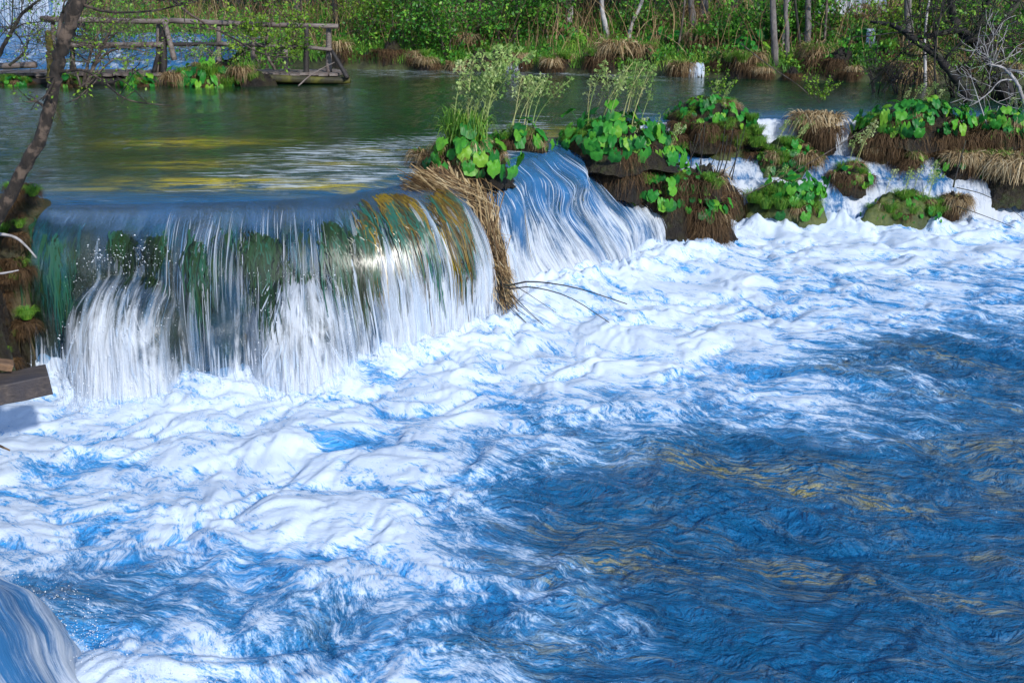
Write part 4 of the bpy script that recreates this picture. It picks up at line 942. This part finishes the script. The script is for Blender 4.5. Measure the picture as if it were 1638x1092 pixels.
SH = [('dense dark green shrub overhanging the water at the middle of the far bank', 720, .5, 1.7, .13, 3200, 'foliage'),
      ('light green leafy shrub arching above the bank beside the dense dark one', 800, 1.6, 1.9, .16, 3000, 'foliage'),
      ('fresh green shrub behind the end of the boardwalk', 640, 1.2, 1.9, .16, 2600, 'foliage'),
      ('pale leafed shrub between the boardwalk and the dark hollow', 590, 2.2, 1.8, .15, 2000, 'young'),
      ('bright shrub growing high on the bank above the straw clumps', 880, 2.4, 1.5, .15, 2200, 'foliage'),
      ('leafy shrub at the foot of the pale birch stems', 1010, 3.0, 1.0, .14, 1500, 'foliage'),
      ('round green bush uphill of the little bank waterfall', 1160, 1.6, .8, .14, 1700, 'foliage'),
      ('spreading green bush below the high white fall', 1330, 2.6, 1.3, .15, 2400, 'foliage'),
      ('green bush between the slender trunks', 1250, 2.2, 1.0, .14, 1700, 'foliage'),
      ('yellowish bush behind the crooked dark tree', 1440, 1.8, 1.1, .15, 1700, 'young'),
      ('green bush deep behind the tangle of dark branches', 1540, 2.0, 1.6, .16, 2000, 'foliage'),
      ('grey-green bush at the far end of the bank', 1620, 1.5, 1.5, .15, 1700, 'foliage')]
for i, (lb, x, d, h, w, n, mt) in enumerate(SH): shrub(lb, on_bank(x, 0, d), h, w, n, 300 + i, mt)
# broad round leaves on the bank
for x, d, lb in ((1085, 2.3, 'broad-leaved clump downhill of the broad pale trunk'), (1125, 2.0, 'broad-leaved clump straight uphill of the little bank waterfall'), (1190, 1.4, 'broad-leaved clump just before the three upright trunks'),
                 (1222, 2.6, 'broad-leaved clump behind the slender brown trunk'), (1060, 2.6, 'broad-leaved clump beside the shrub at the birch stems'), (1375, 2.3, 'broad-leaved clump next to the narrow white trickle'),
                 (1340, 1.7, 'broad-leaved clump under the spreading bush below the high fall'), (1410, 2.2, 'broad-leaved clump behind the tip of the crooked branch'), (905, 2.4, 'broad-leaved clump at the foot of the stout birch')):
    butterbur(lb, on_bank(x, 0, d), .5, .4, .3, 20, .15, 0, group='broad-leaved clumps up the far bank', face_=-1.5)

# ------------------------------------------------------------------ trees
def crown_mesh(seed, mat, n=2600):
    rr = np.random.default_rng(seed); c = nrm(rr.normal(0, 1, (46, 3))) * (rr.random((46, 1)) ** .45) * np.array([1, 1, 1.35])
    V, F, v = leafcloud(c, n, (.2, .2, .2), .085, seed)
    return make_mesh('crown', V, F, M[mat], False, {'var': v})
CROWNS = [crown_mesh(1, 'crown'), crown_mesh(2, 'crown'), crown_mesh(3, 'crown'), crown_mesh(4, 'crown_dark')]
FT = 'tall trees beyond the far bank'
def tree(label, foot, pts, r0, H, mat, crown=None, cw=1.8, group=FT, ch=None, name='tree'):
    """foot: world base; pts: extra path points; goes on up to height H"""
    foot = np.asarray(foot, float); o = thing(name, label, 'tree', foot, 0, group)
    P = [np.array([0, 0, -.1])] + [np.asarray(p, float) - foot for p in pts]
    d = nrm(P[-1] - P[-2]) if len(P) > 1 else np.array([0, 0, 1.0])
    d = nrm(d * np.array([.5, .5, 1])); zl = P[-1][2]
    for f in (.25, .5, .75, 1): P.append(P[-1] + d * (H - zl) * .25 + np.array([random.gauss(0, .12), random.gauss(0, .12), 0]))
    p = smooth_path(np.array(P), 26); tr = MB().add(*tube(p, r0 * (1 - .75 * np.linspace(0, 1, 26) ** 1.2), 8, lump=.18, seed=int(foot[0] * 10)))
    for i in range(5):
        j = random.randrange(12, 25); tb, _ = branching(p[j], (random.gauss(0, 1), random.gauss(0, 1), .5), H * .18, r0 * .35, random.randrange(999), 1, 4)
        for q in tb: tr.add(*q)
    tr.build('trunk', M[mat], o)
    if crown is not None:
        for f, s in (((.36, .75),) if H > 12.5 else ()) + (((.6, .9),) if H > 12.5 else ()) + ((.85, 1.0),):
            j = int(25 * f)
            if foot[2] + p[j][2] - (ch or cw * 1.2) * s * 1.5 < 2.4: continue
            c = link('crown', CROWNS[crown], o, p[j]); c.scale = (cw * s, cw * s, (ch or cw * 1.2) * s); c.rotation_euler[2] = random.random() * 6
    return o
def bank_tree(label, path, d, r0, H, mat, crown, cw=1.8):
    f = on_bank(path[0][0], 0, d); Y = f[1]; f2 = PY(path[0][0], path[0][1], Y); f = np.array([f2[0], Y, f2[2]])
    tree(label, f, [PY(x, y, Y + .1 * i) for i, (x, y) in enumerate(path[1:])], r0, H, mat, crown, cw)
bank_tree('slender brown trunk nearest the little bank waterfall, standing at the water', [(1241, 98), (1238, 50), (1236, 5)], .5, .085, 9, 'bark_grey', 0)
bank_tree('thin grey trunk, middle one of the three upright stems on the bank', [(1259, 88), (1259, 45), (1257, 3)], 1.0, .06, 8, 'bark_grey', 1, 1.5)
bank_tree('brown upright trunk beside the spreading bush below the high white fall', [(1290, 78), (1293, 40), (1293, 3)], 1.6, .085, 10, 'bark_grey', 2)
bank_tree('pale birch stem leaning over the straw clumps with dark bark marks', [(974, 72), (968, 40), (962, 3)], 2.2, .075, 9, 'birch', 0)
bank_tree('pale crooked birch stem leaning the other way', [(1004, 62), (1012, 35), (1027, 2)], 2.6, .06, 8, 'birch', 1)
bank_tree('short stout pale birch trunk at the top of the bank', [(910, 30), (911, 15), (914, 0)], 3.4, .11, 9, 'birch', 2)
bank_tree('dark straight trunk rising out of the fresh green shrub', [(671, 50), (669, 25), (667, 3)], 1.8, .07, 10, 'bark_dark', 3)
bank_tree('grey trunk behind the broad-leaved clumps on the slope', [(1110, 45), (1107, 20), (1105, 2)], 3.2, .10, 11, 'bark_grey', 0)
bank_tree('broad pale trunk high on the slope behind the grey one', [(1126, 40), (1127, 20), (1126, 2)], 3.8, .14, 12, 'bark_grey', 1, 2.2)
bank_tree('lean dark trunk slanting up from the slope', [(1145, 62), (1165, 30), (1180, 2)], 2.6, .06, 8, 'bark', 2)
bank_tree('grey trunk in front of the crooked dark tree', [(1454, 108), (1455, 50), (1452, 3)], .9, .10, 11, 'bark_grey', 3)
bank_tree('thin pale dead stem standing in the shallow water', [(1481, 150), (1480, 105), (1479, 65)], -.6, .035, 4, 'birch', None)
bank_tree('dark trunk between the boardwalk rails and the slope', [(790 - 250, 70), (538, 35), (535, 2)], 3.0, .10, 10, 'bark_dark', 3)
for i in range(46):
    X = -29 + i * 1.27 + random.gauss(0, .5); Y = float(bank_y(X)) + random.uniform(4.5, 15); H = random.uniform(10, 24)
    tree('tall spring tree of the wood whose trunk rises past the top of the picture', (X, Y, float(ground_z(X, Y))), [], random.uniform(.09, .17), H, random.choice(('bark_grey', 'bark_dark', 'bark')), random.choice((0, 1, 2, 0, 3)), H * random.uniform(.15, .2))

for i in range(20):
    f_ = on_bank(random.uniform(560, 1630), 0, random.uniform(.8, 4.5)); tree('thin bare sapling stem among the greenery of the far bank', f_, [f_ + np.array([random.gauss(0, .25), 0, 1.2])], random.uniform(.018, .042), random.uniform(3, 5), random.choice(('bark_grey', 'bark_dark', 'twig', 'birch')), None, group='thin saplings on the far bank')
# crooked dark tree standing in the pool on the dam
def pix_tree(name, label, cat, limbs, mat, tw=0, leaves=None, seed=0, group=None, tl=.5, leafmat='young', lsize=.03, tdep=2, sides=8):
    """limbs: lists of (x, y, Y, radius); the first is the trunk, its first point the foot"""
    f = PY(*limbs[0][0][:3]); o = thing(name, label, cat, f, 0, group); C = []
    rr = np.random.default_rng(seed)
    mbt = MB()
    for li, L in enumerate(limbs):
        p = smooth_path(np.array([PY(a, b_, c) for a, b_, c, r_ in L]), 6 * len(L)) - f; rd = np.interp(np.linspace(0, 1, len(p)), np.linspace(0, 1, len(L)), [q[3] for q in L])
        p[1:] += rr.normal(0, 1, (len(p) - 1, 3)) * rd[1:, None] * .12
        if li == 0: MB().add(*tube(p, rd, sides, lump=.10, seed=seed)).build('trunk', M[mat], o)
        else: MB().add(*tube(p, rd, 6, lump=.2, seed=seed + li)).build('branch', M[mat], o)
        for i in range(tw):
            j = rr.integers(len(p) // 3, len(p)); tb, tips = branching(p[j], rr.normal(0, 1, 3) * np.array([1, .6, .8]) + np.array([0, 0, .3]), tl * (.5 + rr.random()), min(rd[j] * .5, .014), int(rr.integers(1e6)), tdep, 5, .7, .1, .5)
            for q in tb: mbt.add(*q); C.append(q[0][::3])
    if tw: mbt.build('twigs', M[mat], o, 'stuff')
    if leaves and C:
        V, F, v = leafcloud(np.concatenate(C), leaves, (.03, .03, .03), lsize, seed); obj('foliage', V, F, M[leafmat], o, 'stuff', smooth=False, attrs={'var': v})
    return o
pix_tree('tree', 'crooked black tree leaning across the pool behind the wide leafy bank', 'tree',
         [[(1550, 162, 17.5, .085), (1533, 130, 17.5, .075), (1512, 105, 17.6, .07), (1494, 86, 17.7, .06), (1462, 65, 17.8, .055), (1438, 46, 18, .045), (1415, 38, 18.2, .03), (1392, 35, 18.4, .02)],
          [(1498, 92, 17.7, .03), (1496, 60, 17.7, .025), (1503, 30, 17.8, .02), (1512, -5, 17.9, .015)],
          [(1508, 100, 17.6, .03), (1525, 80, 17.5, .025), (1548, 62, 17.4, .022), (1570, 55, 17.3, .015)]], 'bark_dark', 9, 260, 11, tl=.7, leafmat='young')
pix_tree('tree', 'thick dark tree with level limbs reaching from the frame edge', 'tree',
         [[(1612, 160, 18.2, .15), (1600, 125, 18.2, .13), (1580, 85, 18.2, .12), (1552, 62, 18.2, .10), (1530, 40, 18.3, .07), (1520, 0, 18.4, .06)],
          [(1570, 72, 18.2, .06), (1540, 50, 18.1, .05), (1500, 55, 18, .045), (1465, 60, 17.9, .035), (1440, 50, 17.8, .02)],
          [(1578, 70, 18.2, .05), (1600, 40, 18.2, .045), (1625, 10, 18.2, .04), (1640, -20, 18.2, .03)],
          [(1560, 60, 18.2, .04), (1570, 30, 18.1, .03), (1585, -5, 18, .025)]], 'bark_dark', 9, 500, 12, tl=.9, leafmat='foliage')
pix_tree('tree', 'bare grey branch bowing down to the water at the frame edge', 'tree',
         [[(1638, 168, 16.4, .03), (1630, 140, 16.4, .028), (1615, 118, 16.4, .025), (1600, 107, 16.5, .02), (1582, 105, 16.6, .014)],
          [(1622, 128, 16.4, .016), (1600, 130, 16.4, .012), (1580, 150, 16.4, .008), (1562, 165, 16.4, .006)]], 'birch', 7, None, 13, tl=.5)
pix_tree('tree', 'thin dark sapling standing in the pool before the crooked tree', 'tree', [[(1497, 152, 17, .018), (1495, 110, 17, .016), (1497, 70, 17, .014), (1505, 20, 17, .01), (1510, -10, 17, .008)]], 'bark_dark', 6, 60, 14, tl=.4)
BB = ('bare dark bush at the foot of the crooked black tree', 'tallest bare bush under the thick dark tree', 'bare bush between the thin sapling and the crooked tree', 'bare bush beside the faint trickle', 'low bare bush rising behind the wide leafy bank', 'bare bush under the bowed grey branch')
for i, (x, y, h) in enumerate(((1560, 158, .9), (1586, 160, 1.1), (1530, 155, .7), (1440, 150, .8), (1405, 148, .6), (1625, 170, 1.0))):
    shrub(BB[i], PZ(x, y, 0), h, .05, 60, 340 + i, 'young', .02, 7, 'bare bushes under the dark trees', 'bark_dark' if i % 2 else 'twig')

# leaning tree in front, at the bank beside the curtain fall
pix_tree('tree', 'leaning brown tree trunk crossing in front of the boardwalk and pool', 'tree',
         [[(-40, 420, 7.5, .055), (-12, 362, 7.5, .052), (30, 285, 7.5, .047), (68, 210, 7.5, .045), (84, 150, 7.5, .044), (92, 110, 7.5, .044), (103, 65, 7.5, .048), (120, 15, 7.5, .05), (135, -30, 7.5, .055), (160, -120, 7.5, .045)],
          [(88, 118, 7.5, .012), (130, 112, 7.4, .010), (165, 130, 7.3, .008), (205, 160, 7.2, .006), (280, 170, 7.1, .003)],
          [(94, 60, 7.5, .022), (100, 25, 7.6, .016), (120, -10, 7.7, .012)],
          [(130, 8, 7.5, .012), (180, 20, 7.4, .009), (260, 15, 7.3, .006), (330, -8, 7.2, .004)],
          [(250, -30, 7.2, .012), (300, 20, 7.2, .009), (370, 60, 7.2, .007), (425, 88, 7.2, .005), (480, 92, 7.2, .003)]], 'bark_lean', 3, 240, 21, tl=.22, leafmat='young', lsize=.012, tdep=1, sides=12)

# ------------------------------------------------------------------ boardwalk
BY, DZ = 22.0, 0.2
bw = thing('boardwalk', 'weathered wooden boardwalk with log railing across the head of the pool', 'boardwalk', (-7, BY, 0))
O = np.array([-7, BY, 0.0])
def log(name, a, b, r, mat='wood', parent=bw, seed=1, bend=.02):
    a = np.asarray(a, float) - np.array(parent.location); b = np.asarray(b, float) - np.array(parent.location); k = np.linspace(0, 1, 9)[:, None]
    p = a * (1 - k) + b * k; p[:, 2] += bend * np.sin(k[:, 0] * 3.1 + seed); return obj(name, *tube(p, np.linspace(r, r * .85, 9), 10, lump=.12, seed=seed), M[mat], parent)
def bx(x, y, Y=BY): return PY(x, y, Y)
log('rail', bx(66, 32, 21.9), bx(270, 33, 21.9), .062, 'wood', seed=2); log('rail', bx(262, 33, 21.95), bx(541, 42, 21.95), .058, 'wood', seed=3)
log('rail', bx(82, 70, 21.85), bx(262, 73, 21.85), .066, 'wood', seed=4); log('rail', bx(262, 70, 21.95), bx(352, 73, 21.95), .045, 'wood_dark', seed=5)
log('rail', bx(350, 70, 21.95), bx(470, 77, 21.95), .045, 'wood', seed=6); log('rail', bx(455, 76, 21.95), bx(531, 79, 21.95), .045, 'wood', seed=7)
for x, y0, y1, r, m, Y in ((85, 35, 118, .055, 'wood', 22), (262, 36, 135, .075, 'wood_dark', 21.9), (253, 38, 118, .05, 'wood', 22.05), (350, 37, 115, .055, 'wood', 22), (405, 40, 112, .05, 'wood', 23),
                           (490, 42, 128, .062, 'wood_dark', 21.9), (526, 44, 117, .065, 'wood', 22.1), (116, 72, 118, .06, 'wood_dark', 22.1), (457, 80, 112, .055, 'wood', 23)):
    log('post', bx(x, y1, Y), bx(x, y0, Y), r, m, seed=int(x), bend=.005)
log('brace', bx(279, 96, 21.8), bx(263, 36, 21.8), .06, 'wood', seed=31); log('brace', bx(246, 118, 21.9), bx(256, 78, 21.9), .05, 'wood_dark', seed=32)
log('brace', bx(556, 127, 21.6), bx(531, 80, 21.9), .05, 'wood_dark', seed=33)
log('support_log', bx(415, 125, 21.75), bx(560, 128, 21.75), .085, 'wood_moss', seed=34); log('support_log', (-11.5, 21.9, .06), (-3.9, 21.9, .06), .10, 'wood_dark', seed=35)
log('support_log', (-11.5, 22.9, .06), (-3.9, 22.9, .06), .10, 'wood_dark', seed=36)
pv, pf = box(-.098, .098, -.62, .62, -.03, .03); pm = [make_mesh('plank', pv, pf, M['wood'], False)]
for i in range(40):
    X = -11.9 + i * .208
    o = link('plank', pm[0], bw, (X + 7 + random.gauss(0, .004), .42 + random.gauss(0, .02), .2 + random.gauss(0, .006))); o.rotation_euler = (random.gauss(0, .01), random.gauss(0, .015), random.gauss(0, .01))
lg = thing('log', 'pale peeled log lying on the boardwalk edge behind the leaning tree', 'log', bx(20, 104, 21.5)); log('trunk', bx(-60, 105, 21.5), bx(58, 104, 21.5), .075, 'wood', lg, 41)
sg = thing('sign', 'small black sign with blue lettering hanging under the boardwalk rail', 'sign', bx(121, 48, 21.8)); 
obj('panel', *box(-.21, .21, -.012, .012, -.14, .14), M['sign'], sg, smooth=False)
for zz, tx in ((.0, 'GAVNA'), (-.085, 'LAV TSIDU')):
    cu = bpy.data.curves.new('lettering', 'FONT'); cu.body = tx; cu.size = .085; cu.align_x = 'CENTER'; cu.materials.append(M['letter']); cu.extrude = .001
    tmp = bpy.data.objects.new('tmp', cu); me_ = bpy.data.meshes.new_from_object(tmp); bpy.data.objects.remove(tmp)
    l = link('lettering', me_, sg); l.parent = sg; l.location = (0.02, -.016, zz - .02); l.rotation_euler = (math.pi / 2, 0, 0)
pix_tree('tree_stump', 'yellow mossy dead stump standing by the leaning tree', 'stump', [[(80, 133, 20.8, .08), (81, 100, 20.8, .075), (79, 70, 20.8, .07), (77, 52, 20.8, .06)]], 'moss_bark', 0, None, 23)
# island of grass and leaves before the boardwalk
isl = butterbur('grassy hummock with broad leaves in front of the boardwalk railing', PZ(335, 137, -.02), .85, .45, .42, 40, .14, 3, (.5, .7), mat='soil', group=None)
for i in range(16): add_tuft(isl, random.choice(GREEN + GREEN + DRY), random.uniform(.6, 1.0), (random.uniform(-.7, 1.15), random.uniform(-.45, -.1), random.uniform(0, .3)))
e = PZ(415, 137, 0) - np.array(isl.location); mound_obj(isl, .35, .3, .25, 'soil').location = tuple(e)
for lb, x, y, nl in (('leafy plant by the waterline under the pale peeled log', 25, 138, 18), ('leafy plants under the boardwalk deck beside the bent bare stems', 220, 140, 20), ('mossy green plant at the foot of the mossy stump', 110, 140, 14)):
    butterbur(lb, PZ(x, y, -.02), .32, .22, .15, nl, .12, 1, (.4, .5), group='plants along the boardwalk')
pix_tree('shrub', 'many-stemmed bare shrub bending over the water before the railing', 'shrub',
         [[(138, 140, 20.6, .04), (150, 105, 20.6, .035), (165, 75, 20.6, .03), (178, 45, 20.6, .02)], [(133, 140, 20.6, .035), (140, 105, 20.6, .03), (150, 70, 20.6, .02), (170, 30, 20.6, .012)],
          [(135, 138, 20.6, .03), (160, 95, 20.6, .025), (195, 77, 20.6, .018), (240, 85, 20.6, .01)], [(130, 140, 20.6, .03), (118, 100, 20.6, .02), (112, 60, 20.6, .012), (105, 20, 20.6, .008)],
          [(140, 138, 20.6, .02), (175, 100, 20.6, .016), (195, 96, 20.6, .010), (215, 112, 20.6, .006)]], 'twig', 8, 900, 25, tl=.7, lsize=.03)
pix_tree('shrub', 'leafless dark shrub arching over the rapids behind the peeled log', 'shrub',
         [[(-10, 108, 21, .045), (5, 75, 21, .04), (22, 45, 21, .035), (38, 20, 21, .03), (70, -5, 21, .02)], [(20, 48, 21, .02), (40, 38, 21, .012), (62, 36, 21, .008)], [(15, 105, 21, .03), (38, 85, 21, .025), (45, 65, 21, .01)], [(18, 60, 21, .015), (20, 20, 21, .012), (20, -10, 21, .01)]], 'bark_dark', 7, 200, 26, tl=.6)
pix_tree('shrub', 'young shrub with fresh yellow-green leaves in front of the railing', 'shrub',
         [[(440, 112, 21.6, .03), (425, 80, 21.6, .025), (430, 50, 21.6, .02), (440, 15, 21.6, .01)], [(435, 100, 21.6, .02), (455, 75, 21.6, .015), (475, 55, 21.6, .008)], [(430, 80, 21.6, .015), (395, 60, 21.6, .012), (375, 45, 21.6, .006)]], 'twig', 8, 1500, 27, tl=.5, lsize=.035)
for lb, x, d, h, n in (('twiggy shrub with fresh leaves behind the long rail', 180, -2.6, 2.0, 1900), ('grey twiggy thicket behind the middle of the railing', 310, -3.0, 2.0, 900), ('sparse tall shrub behind the railing end', 400, -2.2, 2.0, 1200), ('shadowy leafy shrub beside the white curtain of the distant fall', 130, -2.0, 2.2, 1500)):
    shrub(lb, on_bank(x, 0, d), h, .13, n, 380 + int(x), 'foliage', .04, 11, 'shrubs behind the boardwalk')
stick('white dead stick floating at the waterline by the leaning tree', [(95, 146, 20.3), (104, 150, 20.2), (113, 153, 20.1)], .02, 'birch', cat='stick')
stick('thin forked branch stuck in the water under the boardwalk end', [(477, 138, 20.6), (495, 122, 20.8), (515, 110, 21.0), (535, 100, 21.2)], .018, 'wood', cat='branch', name='dead_branch')

# ------------------------------------------------------------------ distant rapids and little falls of the far bank
def rapids(label, x0, x1, y0, y1, zf, foam, nx=120, ny=60, lift=.08, seed=1):
    X, Y = np.meshgrid(np.linspace(x0, x1, nx), np.linspace(y0, y1, ny)); Z = zf((Y - y0) / (y1 - y0)) + lift * billow(X * 1.6, Y * 1.6, 3, seed)
    o = obj('rapids', np.stack([X, Y, Z], -1), grid_faces(ny, nx), M['fall'], attrs={'across': X * .5, 'along': Y * .8 + Z * 2, 'foam': foam + .3 * fbm(X, Y, 2, seed), 'clear': X * 0 + .05})
    return tag(o, label, 'rapids')
rapids('foaming blue rapids tumbling behind the boardwalk railing', -15.5, -7.2, 24.2, 31.5, lambda q: -.02 + .28 * sstep(0, .18, q) + .22 * sstep(.3, .45, q) + .25 * sstep(.6, .9, q), .3, 160, 90, .1, 221)
def little_fall(label, x, yt, yb, wpx, Y, foam=.5, lean=0, lip=.25, group='little falls on the far bank', nstr=120):
    a = PY(x, yt, Y); b_ = PY(x + lean, yb, Y - lip); w = wpx / FPX * (Y * CP + .5)
    o = thing('waterfall', label, 'waterfall', b_, 0, group); k, q = np.meshgrid(np.linspace(-.5, .5, 24), np.linspace(0, 1, 26))
    wd = w * (.75 + .7 * q) * (1 + .1 * noise2(q * 4, k * 0 + x, 5)); hgt = a[2] - b_[2]
    X = (a - b_)[0] * (1 - q) + k * wd; Yy = lip * (1 - np.sqrt(q)) + .04 * fbm(k * 6, q * 2, 2, int(x)) + lip * 1.2 * np.clip(.1 - q, 0, 1) * 10; Z = hgt * (1 - q ** 1.6) + .01
    obj('water_sheet', np.stack([X, Yy, Z], -1), grid_faces(26, 24), M['fall'], o, attrs={'across': k * wd, 'along': q * 1.2, 'foam': foam - .25 + .25 * q, 'clear': k * 0 + .35})
    n = nstr; kk = RNG.random(n) - .5; q0 = RNG.random(n) * .6; t9 = np.linspace(0, .4, 6)[None]; Q = np.clip(q0[:, None] + t9, 0, 1)
    P = np.stack([(a - b_)[0] * (1 - Q) + kk[:, None] * w * (1 + .3 * Q), lip * (1 - np.sqrt(Q)) - .04 - .05 * RNG.random((n, 1)), hgt * (1 - Q ** 1.6) + .02], -1)
    V, F = ribbons(P, (.008 + .02 * RNG.random(n))[:, None] * np.sin(np.pi * np.linspace(.1, .95, 6)), np.broadcast_to(np.array([1.0, 0, 0]), P.shape))
    obj('water_strand', V, F, M['strand'], o, 'stuff', attrs={'var': np.repeat(RNG.random(n), 12), 'alpha': np.repeat(.3 + .5 * RNG.random(n), 12)})
    drops('spray', o, np.array([[0, -.1, .03]]), 60, (w * .5, .1, .03), .014, .06)
little_fall('little white waterfall dropping from the far bank beside a rounded tussock', 1113, 101, 131, 20, float(on_bank(1113, 0, .25)[1]), .55)
little_fall('tiny splash of white water under the dark hollow of the bank', 818, 99, 116, 22, float(on_bank(818, 0, .1)[1]), .45)
little_fall('narrow white trickle falling through leaves below the crooked branch', 1390, 47, 77, 10, float(on_bank(1390, 0, 1.9)[1]), .6)
little_fall('faint trickle between tussocks near the crooked tree', 1430, 115, 142, 10, float(on_bank(1430, 0, .1)[1]), .35)
little_fall('bright white waterfall high on the slope at the top of the picture', 1362, -60, 24, 80, float(on_bank(1362, 0, 4.6)[1]), .75)
little_fall('tall blue-white curtain waterfall glimpsed behind the dark leafless shrub', 28, -90, 74, 95, 31.6, .45, nstr=400)
little_fall('narrow plume of the distant falls beside the tall curtain', 92, -60, 76, 34, 31.9, .35, nstr=160)

# ------------------------------------------------------------------ timber and twigs in the near corner
tb = thing('timber_beam', 'wet dark squared timber jutting out over the foam', 'timber beam', PY(40, 605, 6.3))
pa, pb = PY(79, 606, 6.35) - np.array(tb.location), PY(-150, 655, 5.95) - np.array(tb.location); ax = nrm(pb - pa)
def beam(name, a, b, w, h, mat, seed):
    ax_ = nrm(b - a); sd = nrm(np.cross(ax_, [0, 0, 1])); upv = np.cross(sd, ax_); k = np.linspace(0, 1, 24)
    V = []
    for q in k:
        c = a * (1 - q) + b * q
        for sx, sz in ((-1, -1), (-.9, -1), (.9, -1), (1, -1), (1, -.85), (1, .85), (1, 1), (.9, 1), (-.9, 1), (-1, 1), (-1, .85), (-1, -.85)):
            V.append(c + sd * sx * w / 2 * (1 - .03 * (abs(sx) == 1 and abs(sz) == 1)) + upv * sz * h / 2 * (1 - .03 * (abs(sx) == 1 and abs(sz) == 1)))
    V = np.array(V); V += .004 * np.stack([fbm(V[:, 0] * 9, V[:, 2] * 20 + seed, 3, seed + i) for i in range(3)], -1)
    m = 12; i = np.arange(23 * m); r_ = i // m; c_ = i % m; c2 = (c_ + 1) % m; F = [np.stack([r_ * m + c_, r_ * m + c2, (r_ + 1) * m + c2, (r_ + 1) * m + c_], 1)]
    V = np.concatenate([V, [a, b]]); c_ = np.arange(m); c2 = (c_ + 1) % m
    F += [np.stack([np.full(m, 24 * m), c2, c_], 1), np.stack([np.full(m, 24 * m + 1), 23 * m + c_, 23 * m + c2], 1)]
    return obj(name, V, F, M[mat], tb, smooth=False)
beam('beam', pa, pb, .26, .14, 'wood_wet', 3)
beam('plank', PY(20, 585, 6.35) - np.array(tb.location), PY(-150, 560, 6.1) - np.array(tb.location), .12, .05, 'wood_brown', 5)
stick('broken brown twig poking in over the foam below the timber', [(-30, 700, 5.6), (0, 713, 5.6), (16, 720, 5.6)], .012, 'bark')
stick('pale dead branch curving over the mossy shoulder, upper one', [(-20, 372, 7.75), (20, 378, 7.7), (40, 392, 7.65), (58, 412, 7.6)], .016, 'birch', cat='branch', name='dead_branch')
stick('pale dead branch curving over the mossy shoulder, lower one', [(-20, 440, 7.6), (10, 436, 7.6), (30, 432, 7.6)], .012, 'birch', cat='branch', name='dead_branch')
Vb, Fb = mound(.5, .5, 3, 60, 110, .5); Vb = Vb * np.array([.8, .75, 2.6])
rk = tag(obj('boulder', Vb, Fb, M['soil']), 'mossy brown rock shoulder under the leaning tree', 'rock'); rk.location = (-4.42, 7.75, -1.5)
for i in range(46):
    j = int(RNG.integers(110 * 6, len(Vb) * .75)); p_ = Vb[j]
    if p_[1] < .15: add_tuft(rk, random.choice(ROOTS + ROOTS + GREEN + DRY), random.uniform(.14, .3), p_)
for i in range(90):
    p_ = face(u_of(-4.75) + random.random() * .72, random.uniform(.0, .9), off=.12 + .06 * random.random())
    p_[2] += .10 * (p_[2] > -.3); o = add_tuft(rk, random.choice(ROOTS + ROOTS + GREEN), random.uniform(.16, .34), p_ - np.array(rk.location))
